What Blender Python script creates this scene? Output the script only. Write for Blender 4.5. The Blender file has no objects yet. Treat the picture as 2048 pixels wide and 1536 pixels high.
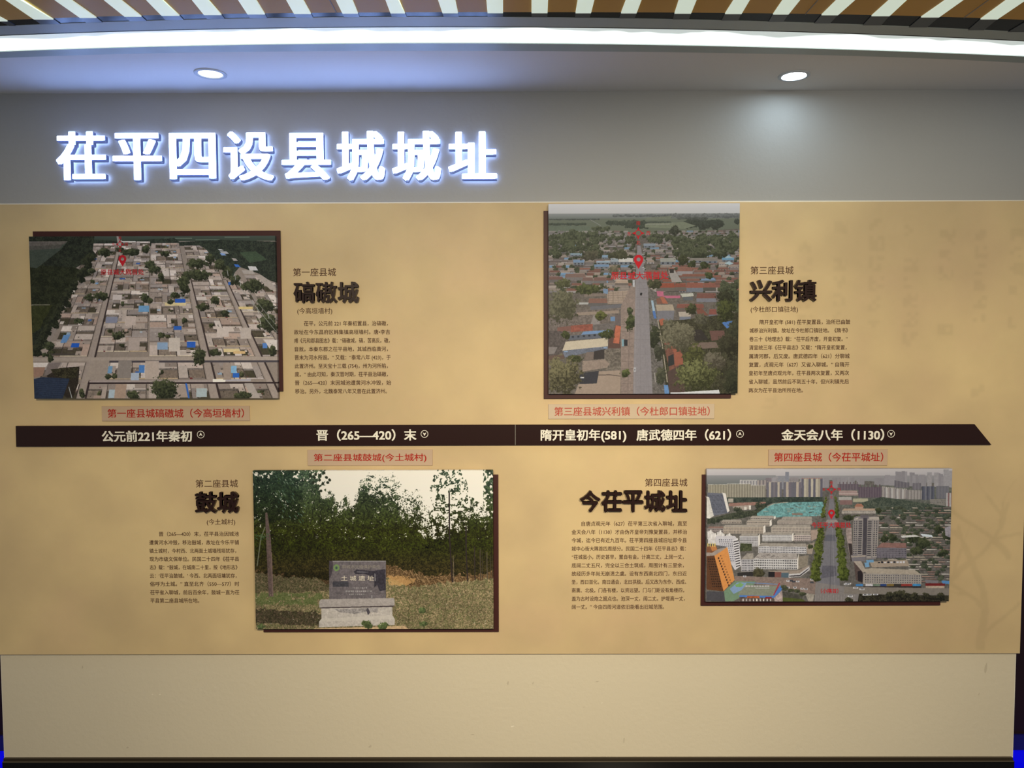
import bpy, math, random
import numpy as np
from mathutils import Vector, Matrix

S = bpy.context.scene
COL = S.collection
# ------------------------------------------------------------ camera
D, CZ, F = 2.8, 1.645, 1538.0
R3 = np.array([[0.99999025, -0.00254634, -0.00360709],
               [0.00272698, 0.9986952, 0.05099464],
               [0.00347253, -0.05100398, 0.99869241]])   # columns: image right, image down, view direction (x right, y down, z towards wall)
def ray(px, py):
    d = R3 @ np.array([(px-1024)/F, (py-768)/F, 1.0])
    return d[0]/d[2], -d[1]/d[2]
def W(px, py, y=0.0):            # where a measured direction meets an upright plane parallel to the wall
    a, b = ray(px, py); t = D + y
    return (a*t, y, CZ + b*t)
def Cc(px, py, z):               # ... or a level plane at height z
    a, b = ray(px, py); t = (z-CZ)/b
    return (a*t, -D+t, z)
cam = bpy.data.cameras.new('camera'); co = bpy.data.objects.new('camera', cam); COL.objects.link(co)
cam.sensor_width = 36; cam.lens = F/2048*36; cam.clip_start = .05
def w3(v): return Vector((v[0], v[2], -v[1]))
X, Y, Z = w3(R3[:, 0]), w3(-R3[:, 1]), w3(-R3[:, 2])
co.matrix_world = Matrix(((X.x, Y.x, Z.x, 0), (X.y, Y.y, Z.y, -D), (X.z, Y.z, Z.z, CZ), (0, 0, 0, 1)))
S.camera = co
# ------------------------------------------------------------ world, lights, exposure
S.view_settings.view_transform = 'Standard'; S.view_settings.look = 'None'
S.view_settings.exposure = 0; S.view_settings.gamma = 1; S.view_settings.use_curve_mapping = False
wd = bpy.data.worlds.new('world'); S.world = wd; wd.use_nodes = True
wd.node_tree.nodes['Background'].inputs[0].default_value = (.74, .78, .80, 1)
wd.node_tree.nodes['Background'].inputs[1].default_value = .48
def spot(name, loc, aim, power, color, angle, blend=1.0, rad=.06):
    l = bpy.data.lights.new(name, 'SPOT'); l.energy = power; l.color = color
    l.spot_size = math.radians(angle); l.spot_blend = blend; l.shadow_soft_size = rad
    o = bpy.data.objects.new(name, l); COL.objects.link(o); o.location = loc
    o.rotation_euler = (Vector(aim)-Vector(loc)).to_track_quat('-Z', 'Y').to_euler()
WARM = (1, .86, .62)
spot('track_lamp', (-.5, -3.2, 2.45), (-.66, 0, .60), 232, WARM, 76, 1, .12)
spot('track_lamp', (.8, -3.2, 2.45), (1.0, 0, .60), 282, WARM, 76, 1, .12)

# ------------------------------------------------------------ helpers
def lin(c):
    c = np.asarray(c, float)/255.0
    return np.where(c <= .04045, c/12.92, ((c+.055)/1.055)**2.4)
def enc(l):
    l = np.clip(l, 0, 1)
    return np.where(l <= .0031308, l*12.92, 1.055*l**(1/2.4)-.055)
def mat(name, col, rough=.6, metal=0, spec=.3, emit=None, es=0, noise=0, nscale=8, bump=0, bscale=60, coat=0):
    m = bpy.data.materials.new(name); m.use_nodes = True; nt = m.node_tree
    b = nt.nodes['Principled BSDF']
    b.inputs['Base Color'].default_value = (*col, 1); b.inputs['Roughness'].default_value = rough
    b.inputs['Metallic'].default_value = metal; b.inputs['Specular IOR Level'].default_value = spec
    b.inputs['Coat Weight'].default_value = coat
    if emit: b.inputs['Emission Color'].default_value = (*emit, 1); b.inputs['Emission Strength'].default_value = es
    tc = nt.nodes.new('ShaderNodeTexCoord')
    if noise:
        n = nt.nodes.new('ShaderNodeTexNoise'); n.inputs['Scale'].default_value = nscale; n.inputs['Detail'].default_value = 5
        nt.links.new(tc.outputs['Object'], n.inputs['Vector'])
        mx = nt.nodes.new('ShaderNodeMix'); mx.data_type = 'RGBA'
        mx.inputs['A'].default_value = (*[c*(1-noise) for c in col], 1); mx.inputs['B'].default_value = (*[min(1, c*(1+noise)) for c in col], 1)
        nt.links.new(n.outputs['Fac'], mx.inputs['Factor']); nt.links.new(mx.outputs['Result'], b.inputs['Base Color'])
    if bump:
        n2 = nt.nodes.new('ShaderNodeTexNoise'); n2.inputs['Scale'].default_value = bscale; n2.inputs['Detail'].default_value = 4
        nt.links.new(tc.outputs['Object'], n2.inputs['Vector'])
        bp = nt.nodes.new('ShaderNodeBump'); bp.inputs['Strength'].default_value = bump; bp.inputs['Distance'].default_value = .004
        nt.links.new(n2.outputs['Fac'], bp.inputs['Height']); nt.links.new(bp.outputs['Normal'], b.inputs['Normal'])
    return m
def image_mat(name, arr, rough=.45, spec=.25):
    h, w = arr.shape[:2]
    im = bpy.data.images.new(name, w, h); a = np.ones((h, w, 4), np.float32); a[..., :3] = arr[::-1]
    im.pixels.foreach_set(a.ravel()); im.update(); im.pack()
    m = bpy.data.materials.new(name); m.use_nodes = True; nt = m.node_tree; b = nt.nodes['Principled BSDF']
    t = nt.nodes.new('ShaderNodeTexImage'); t.image = im; t.extension = 'EXTEND'
    nt.links.new(t.outputs['Color'], b.inputs['Base Color']); b.inputs['Roughness'].default_value = rough
    b.inputs['Specular IOR Level'].default_value = spec
    return m
def empty(name, loc=(0, 0, 0)):
    o = bpy.data.objects.new(name, None); COL.objects.link(o); o.location = loc; o.empty_display_size = .1; return o
def link(name, me, m, parent=None):
    o = bpy.data.objects.new(name, me); COL.objects.link(o)
    if m is not None:
        me.materials.clear(); me.materials.append(m)
    if parent is not None:
        o.parent = parent
        p = parent; off = Vector((0, 0, 0))
        while p is not None: off += p.location; p = p.parent
        me.transform(Matrix.Translation(-off))
    return o
def mesh(name, vs, fs):
    me = bpy.data.meshes.new(name); me.from_pydata([tuple(map(float, v)) for v in vs], [], fs); me.update(); return me
def tag(o, label=None, cat=None, group=None, kind=None):
    if label: o['label'] = label
    if cat: o['category'] = cat
    if group: o['group'] = group
    if kind: o['kind'] = kind
    return o
def prism(name, outline, y0, y1, bev=0):
    """upright plate: outline [(x,z)...] seen from the room, from y0 (front, smaller) to y1 (back); first face = front"""
    n = len(outline)
    if bev:
        c = np.mean(outline, 0); inner = [tuple(np.array(p)-np.sign(np.array(p)-c)*bev) for p in outline]
        vs = [(x, y0, z) for x, z in inner]+[(x, y0+bev, z) for x, z in outline]+[(x, y1, z) for x, z in outline]; L = 3
    else:
        vs = [(x, y0, z) for x, z in outline]+[(x, y1, z) for x, z in outline]; L = 2
    fs = [tuple(range(n))]
    for k in range(L-1):
        for i in range(n):
            j = (i+1) % n; fs.append((k*n+i, (k+1)*n+i, (k+1)*n+j, k*n+j))
    fs.append(tuple(reversed(range((L-1)*n, L*n))))
    me = mesh(name, vs, fs)
    import bmesh
    bm = bmesh.new(); bm.from_mesh(me); bmesh.ops.recalc_face_normals(bm, faces=bm.faces); bm.to_mesh(me); bm.free()
    return me
def boxme(name, x0, x1, y0, y1, z0, z1, bev=0):
    return prism(name, [(x0, z0), (x1, z0), (x1, z1), (x0, z1)], y0, y1, bev)
def rect(xl, yt, xr, yb, y=0.0):   # measured photo rectangle on plane y -> world x0,x1,z0,z1
    a = W(xl, (yt+yb)/2, y); b = W(xr, (yt+yb)/2, y); t = W((xl+xr)/2, yt, y); u = W((xl+xr)/2, yb, y)
    return a[0], b[0], u[2], t[2]
# ------------------------------------------------------------ text
_cu = bpy.data.curves.new('text', 'FONT'); _to = bpy.data.objects.new('text', _cu); COL.objects.link(_to)
def glyphs(body, offset=0.0, extrude=0.0, res=3, space=1.0):
    _cu.body = body; _cu.offset = offset; _cu.extrude = extrude; _cu.resolution_u = res; _cu.space_character = space
    bpy.context.view_layer.update(); dg = bpy.context.evaluated_depsgraph_get()
    return bpy.data.meshes.new_from_object(_to.evaluated_get(dg))
def embolden(me, r, n=8, dy=0.0):
    """heavier strokes: copies of the glyph shifted round a small square, a hair apart in depth"""
    if not r: return me
    k = len(me.vertices); v = np.empty(k*3, np.float32); me.vertices.foreach_get('co', v); v = v.reshape(-1, 3)
    ps = [tuple(p.vertices) for p in me.polygons]; V, P = [], []
    rx, ry = r if isinstance(r, tuple) else (r, r*.8)
    dirs = [(0, 0), (-1, -1), (1, 1), (-1, 1), (1, -1), (0, 1), (1, 0), (0, -1), (-1, 0)]
    if n > 8:                      # rounded-square ring of shifts for wide strokes
        dirs = [(0, 0)]
        for i in range(n):
            a = 2*math.pi*(i+.5)/n; c, d = math.cos(a), math.sin(a); m = (abs(c)**6+abs(d)**6)**(-1/6); dirs.append((c*m, d*m))
    for i in range(n+1):
        q = v.copy(); q[:, 0] += rx*dirs[i][0]; q[:, 1] += ry*dirs[i][1]; q[:, 2] *= 1-.02*i/n; q[:, 2] -= dy*i
        V.append(q); P += [tuple(j+i*k for j in p) for p in ps]
    m2 = bpy.data.meshes.new('glyph'); m2.from_pydata(np.concatenate(V).tolist(), [], P); m2.update(); return m2
def text_me(body, x0, x1, z0, z1, y, bold=0, depth=0, res=2, n=8, em=0):
    """lettering that fills the world box x0..x1, z0..z1 with its face on plane y, thickness depth behind it"""
    me = embolden(glyphs(body, 0, .05 if depth else 0, res), bold, n, 0 if depth else .0003)
    k = len(me.vertices); v = np.empty(k*3, np.float32); me.vertices.foreach_get('co', v); v = v.reshape(-1, 3)
    lo, hi = v.min(0), v.max(0)
    sx = (x1-x0)/(hi[0]-lo[0]); sz = (z1-z0)/(hi[1]-lo[1])
    o = np.empty_like(v); o[:, 0] = x0+(v[:, 0]-lo[0])*sx
    o[:, 2] = (z0+z1)/2+((v[:, 1]-.38)*em*(D+y)/F if em else (v[:, 1]-(lo[1]+hi[1])/2)*sz)
    o[:, 1] = y-(v[:, 2]-hi[2])*sx if not depth else y+(hi[2]-v[:, 2])/(hi[2]-lo[2])*depth
    me.vertices.foreach_set('co', o.ravel()); me.update(); return me
def join_me(name, mes):
    vs, fs, k = [], [], 0
    for m in mes:
        vs += [tuple(v.co) for v in m.vertices]; fs += [tuple(i+k for i in p.vertices) for p in m.polygons]; k = len(vs)
    me = bpy.data.meshes.new(name); me.from_pydata(vs, [], fs); me.update(); return me
def px_text(body, xl, yt, xr, yb, y, **k):
    x0, x1, z0, z1 = rect(xl, yt, xr, yb, y)
    return text_me(body, x0, x1, z0, z1, y, **k)
# ------------------------------------------------------------ materials
M = {}
M['wall'] = mat('wall_paint', (.70, .635, .50), .75, spec=.2, noise=.035, nscale=2.2, bump=.25, bscale=55)
M['soffit'] = mat('soffit_paint', (.82, .79, .76), .8, spec=.1, noise=.02, nscale=2, bump=.1, bscale=60)
M['bead'] = mat('corner_bead', (.80, .76, .68), .5)
M['lip'] = mat('grey_trim', (.42, .47, .45), .45, spec=.4, noise=.06, nscale=14)
M['dark_trim'] = mat('dark_groove', (.02, .02, .02), .5)
M['black_glass'] = mat('black_glass', (.004, .004, .005), .2, spec=.08)
M['brown_film'] = mat('brown_gloss_film', (.66, .38, .11), .4, spec=.06, noise=.1, nscale=5)
M['slat'] = mat('pale_slat_glow', (.70, .76, .66), .45, noise=.05, nscale=6, emit=(.86, 1, .84), es=.5)  # faint glow added to stand for bright stripes reflected in the ceiling film
M['slat_dim'] = mat('dim_slat_reflection', (.045, .055, .062), .3)  # dim grey painted for the stripes' reflection in the black glass
M['seam'] = mat('seam', (.30, .29, .26), .5)
M['base'] = mat('black_tile', (.006, .006, .007), .12, spec=.5)
M['base_cap'] = mat('bronze_strip', (.035, .024, .014), .35, spec=.5)
M['base_line'] = mat('brushed_edge', (.13, .11, .08), .35)
M['side'] = mat('dark_side_wall', (.012, .002, .006), .6)
M['blue_dim'] = mat('blue_strip_reflection', (.01, .01, .08), .4, emit=(.0, .0, 1), es=.014)  # strip's blue reflection on the side wall, put in as a weak glow
M['blue'] = mat('blue_led', (0, 0, .02), .5, emit=(.0, .0, 1), es=.62)
M['floor'] = mat('dark_floor', (.05, .05, .055), .25, noise=.2, nscale=3)
M['backing'] = mat('brown_backing', (.058, .018, .017), .45, spec=.25, noise=.05, nscale=10)
M['bar'] = mat('timeline_brown', (.022, .007, .0055), .3, spec=.2)
M['relief'] = mat('dark_brown_acrylic', (.022, .008, .006), .3, spec=.25)
M['ink'] = mat('dark_brown_ink', (.075, .030, .022), .7, spec=.1)
M['red'] = mat('red_lettering', (.42, .022, .018), .6, spec=.1)
M['red_soft'] = mat('red_lettering_under_film', (.50, .10, .075), .6, spec=.1)
M['red_print'] = mat('red_print', (.52, .02, .035), .6, spec=.1)
M['cream'] = mat('cream_lettering', (.90, .87, .78), .5)
M['plate'] = mat('tan_acrylic', (.55, .405, .295), .35, spec=.3)
M['plate_pale'] = mat('pale_tan_acrylic', (.62, .50, .375), .35, spec=.3)
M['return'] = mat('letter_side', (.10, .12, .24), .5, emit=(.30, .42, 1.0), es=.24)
M['face'] = mat('lit_face', (.9, .9, .9), .5, emit=(.26, .43, 1.0), es=11)
M['halo'] = mat('back_light', (.5, .5, .5), .5, emit=(.36, .52, 1.0), es=6)
M['ring'] = mat('downlight_ring', (.55, .58, .62), .4)
M['lens_a'] = mat('downlight_lens', (.9, .9, .9), .4, emit=(.9, .97, 1), es=4)
M['lens_b'] = mat('bright_downlight_lens', (.9, .9, .9), .4, emit=(.72, .9, 1), es=46)
M['edge'] = mat('board_edge', (.45, .42, .38), .6)

# ------------------------------------------------------------ the setting
ZS, ZL = 2.549, 2.5495            # soffit underside, lighting-track plane
M['upper'] = mat('grey_white_paint', (.40, .40, .40), .75, spec=.2, noise=.03, nscale=2.2, bump=.2, bscale=55)
xl, xr = W(2, 1313)[0], W(2031, 1309)[0]
zb = W(1024, 1516)[2]
wb = tag(link('wall_back', boxme('wall_back', xl, xr, 0, .06, zb-.02, ZS+.05), M['wall']), 'cream painted wall behind the exhibition panel', kind='structure')
link('upper_wall', boxme('upper_wall', xl-.06, xr+.06, -.0008, .0, W(1024, 404, 0)[2], ZS), M['upper'], wb)['label'] = 'grey-white painted upper wall'
for s, x in ((1, xl), (-1, xr)):
    link('corner_bead', boxme('corner_bead', x-.0025, x+.0025, 0.0002, .02, zb, 1.9), M['bead'], wb)
for s, nm, x in ((-1, 'wall_left', xl), (1, 'wall_right', xr)):
    a, b = (x-1.2, x-.001) if s < 0 else (x+.001, x+1.2)
    o = tag(link(nm, boxme(nm, a, b, .16, .22, 0, ZS+.05), M['side']), 'dark recessed wall beside the cream wall', kind='structure')
    zt, zt2 = W(0, 1502, .15)[2], W(0, 1472, .15)[2]
    link('light_strip', boxme('light_strip', a, b, .14, .16, .0, zt), M['blue'], o)['label'] = 'glowing blue strip along the floor'
    link('floor_blue_glow', boxme('floor_blue_glow', a, b, .0, .14, .0, .006), M['blue'], o)  # added glowing sheet standing for the strip's blue light on the floor
    link('blue_reflection', boxme('blue_reflection', a, b, .15, .16, zt, zt2), M['blue_dim'], o)['label'] = 'dim blue reflection painted above the glowing strip'
fl = tag(link('floor', boxme('floor', -4, 4, -5.5, .3, -.05, 0), M['floor']), kind='structure')
bb = tag(link('baseboard_back', boxme('baseboard_back', xl-.002, W(2029, 1520, -.012)[0], -.012, 0, 0, W(1024, 1523, -.012)[2]), M['base']), 'glossy black skirting under the wall', kind='structure')
link('cap_strip', boxme('cap_strip', xl+.001, W(2026, 1520, -.010)[0], -.010, 0, W(1024, 1523, -.012)[2], W(1024, 1516.5, -.01)[2]), M['base_cap'], bb)
link('edge_line', boxme('edge_line', xl, W(2028, 1520, -.013)[0], -.0135, -.012, W(1024, 1524.2, -.013)[2], W(1024, 1522.3, -.013)[2]), M['base_line'], bb)

XS = [-300, 0, 350, 700, 1024, 1380, 1700, 2048, 2350]
def curve(ys, z):
    """measured edge -> smooth list of points on the level plane z"""
    xs = np.linspace(-260, 2310, 90); c = np.polyfit(XS[1:-1], ys, 4 if len(ys) > 5 else 2)
    c2 = np.polyfit(XS[1:-1], ys, 2)
    out = []
    for x in xs:
        y = np.polyval(c, x) if 0 <= x <= 2048 else np.polyval(c2, x)+(np.polyval(c, np.clip(x, 0, 2048))-np.polyval(c2, np.clip(x, 0, 2048)))
        out.append(Cc(x, y, z))
    return out
e_soffit = curve([115.5, 105, 101.5, 101, 104.5, 111, 125.5], ZS)
e_in = [(x, y, ZL) for x, y, z in e_soffit]
e_in = curve([102.5, 91.3, 87, 85, 91, 98.3, 112], ZL)
e_out = curve([69, 57.5, 53, 51.5, 56.5, 65, 80], ZL)
e_lip = curve([51, 38.6, 33, 32.5, 38, 47, 63], ZL)
e_blk = curve([40.2, 28.7, 24.2, 23.8, 24.3, 28.5, 39], ZL)
def strip(name, a, b, z, t=.012, uv=False):
    """level curved band between two edges, t thick upwards"""
    n = len(a); vs = [(p[0], p[1], z) for p in a]+[(p[0], p[1], z) for p in b]+[(p[0], p[1], z+t) for p in a]+[(p[0], p[1], z+t) for p in b]
    fs = []
    for i in range(n-1):
        fs += [(i, i+1, n+i+1, n+i), (2*n+i, 3*n+i, 3*n+i+1, 2*n+i+1), (i, 2*n+i, 2*n+i+1, i+1), (n+i, n+i+1, 3*n+i+1, 3*n+i)]
    fs += [(0, n, 3*n, 2*n), (n-1, 3*n-1, 4*n-1, 2*n-1)]
    me = mesh(name, vs, fs)
    if uv:
        l = me.uv_layers.new(name='UVMap')
        for lo in me.loops:
            k = lo.vertex_index; l.data[lo.index].uv = ((k % n)/n, (k//n) % 2)
    return me
ce = tag(link('ceiling', boxme('ceiling', -4, 4, -5.5, .3, ZL+.035, ZL+.08), M['brown_film']), 'ceiling over the exhibition wall', kind='structure')
wallline = [(p[0], 0.2, ZS) for p in e_soffit]
link('soffit', strip('soffit', wallline, e_soffit, ZS, .03), M['soffit'], ce)['label'] = 'pale soffit with a curved front edge'
link('inner_trim', strip('inner_trim', e_soffit, e_in, ZS-.001, .012), M['lip'], ce)['label'] = 'narrow grey curved trim at the soffit edge'
link('black_band', strip('black_band', e_lip, e_blk, ZL-.001, .02), M['black_glass'], ce)['label'] = 'black glass band along the curve'
# brown glossy panes with seams
seams = [-240, 673, 1611, 1928, 2290]
xs = np.linspace(-260, 2310, 90)
def at_edge(edge, px):
    i = np.interp(px, xs, range(90)); k = int(min(88, i)); f = i-k
    return tuple(edge[k][j]*(1-f)+edge[k+1][j]*f for j in range(3))
for a, b in zip(seams[:-1], seams[1:]):
    ps = [at_edge(e_blk, x) for x in np.linspace(a+.8, b-.8, 24)]
    x0, x1 = ps[0], ps[-1]
    far = [(p[0]*1.0, -2.9, 0) for p in ps]
    link('ceiling_pane', strip('ceiling_pane', ps, far, ZL-.001, .02), M['brown_film'], ce)
for a in seams[1:-1]:
    p = at_edge(e_blk, a)
    link('seam', boxme('seam', p[0]-.0009, p[0]+.0009, -2.9, p[1], ZL-.0025, ZL), M['seam'], ce)
SL = [(-95, -60, -2, 15), (15, 46, 68, 107), (113, 146, 160, 193), (211, 245, 249, 283), (295, 328, 323, 359), (386, 419, 408, 443), (478, 514, 495, 530),
      (574, 608, 588, 622), (673, 706, 685, 716), (772, 798, 781, 810), (877, 911, 885, 916), (973, 1006, 975, 1006), (1063, 1096, 1063, 1095), (1155, 1188, 1151, 1182),
      (1251, 1282, 1242, 1273), (1357, 1392, 1349, 1382), (1466, 1498, 1450, 1483), (1564, 1598, 1546, 1577), (1671, 1707, 1643, 1676), (1776, 1810, 1743, 1779),
      (1888, 1923, 1842, 1878), (2010, 2048, 1961, 1995), (2135, 2175, 2055, 2092)]
yc = np.array([40.2, 28.7, 24.2, 23.8, 24.3, 28.5, 39]); yl = np.array([51, 38.6, 33, 32.5, 38, 47, 63])
cb = np.polyfit(XS[1:-1], yc, 4); cl = np.polyfit(XS[1:-1], yl, 4)
def quadslab(name, q, z, t):
    vs = [(x, y, z) for x, y in q]+[(x, y, z+t) for x, y in q]
    return mesh(name, vs, [(0, 1, 2, 3), (7, 6, 5, 4), (0, 4, 5, 1), (1, 5, 6, 2), (2, 6, 7, 3), (3, 7, 4, 0)])
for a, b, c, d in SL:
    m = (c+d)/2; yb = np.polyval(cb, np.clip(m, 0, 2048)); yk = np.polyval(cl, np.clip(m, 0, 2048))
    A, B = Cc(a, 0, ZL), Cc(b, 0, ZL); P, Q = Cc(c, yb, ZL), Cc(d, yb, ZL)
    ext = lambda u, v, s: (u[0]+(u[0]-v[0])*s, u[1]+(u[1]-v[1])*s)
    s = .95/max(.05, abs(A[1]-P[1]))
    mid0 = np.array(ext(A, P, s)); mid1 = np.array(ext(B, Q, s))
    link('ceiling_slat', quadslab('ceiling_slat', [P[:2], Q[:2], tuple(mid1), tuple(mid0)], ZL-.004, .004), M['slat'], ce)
    k = (yk-yb)/max(yb, 1)
    P2, Q2 = Cc(c+(c-a)*k*.8, yk-.8, ZL), Cc(d+(d-b)*k*.8, yk-.8, ZL)
    link('slat_reflection', quadslab('slat_reflection', [P2[:2], Q2[:2], Q[:2], P[:2]], ZL-.003, .003), M['slat_dim'], ce)
# ------------------------------------------------------------ curved light band
cv = empty('cove_light', (0, e_in[45][1], ZL)); tag(cv, 'long curved glowing white light band set in grey trim across the ceiling', 'light')
m = bpy.data.materials.new('light_diffuser'); m.use_nodes = True; nt = m.node_tree; b = nt.nodes['Principled BSDF']
b.inputs['Base Color'].default_value = (.6, .68, .64, 1); b.inputs['Emission Color'].default_value = (.90, 1, .97, 1)
uvn = nt.nodes.new('ShaderNodeTexCoord'); sp = nt.nodes.new('ShaderNodeSeparateXYZ'); nt.links.new(uvn.outputs['UV'], sp.inputs[0])
nz = nt.nodes.new('ShaderNodeTexNoise'); nz.noise_dimensions = '1D'; nz.inputs['Scale'].default_value = 11; nz.inputs['Detail'].default_value = 3; nt.links.new(sp.outputs[0], nz.inputs['W'])
ad = nt.nodes.new('ShaderNodeMath'); ad.operation = 'MULTIPLY_ADD'; ad.inputs[1].default_value = .9; nt.links.new(nz.outputs['Fac'], ad.inputs[0]); nt.links.new(sp.outputs[1], ad.inputs[2])
mr = nt.nodes.new('ShaderNodeMapRange'); mr.inputs['From Min'].default_value = 1.04; mr.inputs['From Max'].default_value = 1.22; mr.inputs['To Min'].default_value = 2.6; mr.inputs['To Max'].default_value = .5
nt.links.new(ad.outputs[0], mr.inputs['Value']); nt.links.new(mr.outputs['Result'], b.inputs['Emission Strength'])
link('diffuser', strip('diffuser', e_in, e_out, ZL+.0015, .012, uv=True), m, cv)
link('outer_trim', strip('outer_trim', e_out, e_lip, ZL-.002, .016), M['lip'], cv)
e_o2 = [(p[0]*1.0, p[1]+.004, p[2]) for p in e_out]
link('trim_groove', strip('trim_groove', e_out, e_o2, ZL-.0025, .003), M['dark_trim'], cv)
# ------------------------------------------------------------ downlights
import bmesh
def lathe(prof, loc, seg=40):
    vs, fs = [], []; k = len(prof)
    for i in range(seg):
        a = 2*math.pi*i/seg
        vs += [(loc[0]+r*math.cos(a), loc[1]+r*math.sin(a), loc[2]+h) for r, h in prof]
    for i in range(seg):
        j = (i+1) % seg
        for q in range(k-1): fs.append((i*k+q, j*k+q, j*k+q+1, i*k+q+1))
    return vs, fs
def downlight(px, py, lens, label):
    c = Cc(px, py, ZS); t = empty('downlight', c); tag(t, label, 'light', 'downlights in the soffit')
    vs, fs = lathe([(.0525, 0), (.0520, -.003), (.049, -.0045), (.041, -.004), (.038, -.001), (.038, .0005)], c)
    me = mesh('rim', vs, fs); link('rim', me, M['ring'], t)
    vs, fs = lathe([(.0385, -.0012), (.02, -.0016), (.0005, -.0018)], c)
    link('lens', mesh('lens', vs, fs), lens, t)
    return c
downlight(421, 147, M['lens_a'], 'round recessed downlight on the left, above the lit title letters')
downlight(1588, 151, M['lens_b'], 'round recessed downlight on the right, casting a pale cone on bare wall')
# ------------------------------------------------------------ small marks on the lower wall
M['scuff'] = mat('scuff', (.57, .51, .40), .8); M['chip'] = mat('chip', (.86, .80, .68), .7)
rs = random.Random(4)
for px, py, lx, ly, mm in [(1016, 1366, 5, 9, 'scuff'), (1066, 1366, 3, 6, 'scuff'), (1194, 1363, 7, 3, 'scuff'), (1168, 1414, 5, 2, 'scuff'), (1204, 1406, 3, 2, 'chip'), (320, 1389, 4, 3, 'chip'), (305, 1389, 4, 1.5, 'chip'), (255, 1495, 6, 4, 'scuff'),
                           (1972, 1336, 6, 22, 'scuff'), (1958, 1388, 2, 6, 'scuff'), (740, 1493, 6, 7, 'scuff'), (945, 1469, 8, 2.5, 'scuff'), (1025, 1453, 8, 3, 'chip'), (1248, 1480, 3, 14, 'scuff'), (165, 1335, 3, 8, 'scuff')]:
    p = W(px, py, -.0004); s_ = 2.8/F; n_ = 9
    ring_ = [(p[0]+math.cos(k*2*math.pi/n_)*lx*.5*s_*rs.uniform(.5, 1.1)+math.sin(k*2*math.pi/n_)*lx*.2*s_, p[2]+math.sin(k*2*math.pi/n_)*ly*.5*s_*rs.uniform(.6, 1.1)) for k in range(n_)]
    link('scuff_mark' if mm == 'scuff' else 'paint_chip', prism('mark', ring_, -.0004, -.00005), M[mm], wb)
# ------------------------------------------------------------ mural panel
PY = -.012
# numpy painting tools -------------------------------------------------
rng = np.random.default_rng(7)
def vnoise(h, w, cell, r=None):
    r = r or rng
    gh, gw = int(h/cell)+3, int(w/cell)+3; g = r.random((gh, gw))
    y = np.arange(h)/cell; x = np.arange(w)/cell; yi = y.astype(int); xi = x.astype(int); fy = (y-yi)[:, None]; fx = (x-xi)[None]
    fy = fy*fy*(3-2*fy); fx = fx*fx*(3-2*fx)
    a = g[yi][:, xi]; b2 = g[yi][:, xi+1]; c = g[yi+1][:, xi]; d = g[yi+1][:, xi+1]
    return (a*(1-fx)+b2*fx)*(1-fy)+(c*(1-fx)+d*fx)*fy
def fbm(h, w, cells, r=None):
    o = 0; t = 0
    for i, c in enumerate(cells):
        k = .6**i; o = o+k*vnoise(h, w, c, r); t += k
    return o/t
QUADS = {1: [(58, 472), (551, 472.5), (555, 797), (68, 797)], 2: [(506, 942), (987, 940), (986, 1258), (511, 1258)],
         3: [(1097, 408.5), (1480, 405.5), (1475, 787), (1097, 788)], 4: [(1413.5, 938), (1904, 937.5), (1898.5, 1203.5), (1411.5, 1202.5)]}
LIGHT = {1: (.64, .62, .55), 2: (.84, .77, .64), 3: (1.08, 1.0, .80), 4: (.84, .78, .62)}
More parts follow.
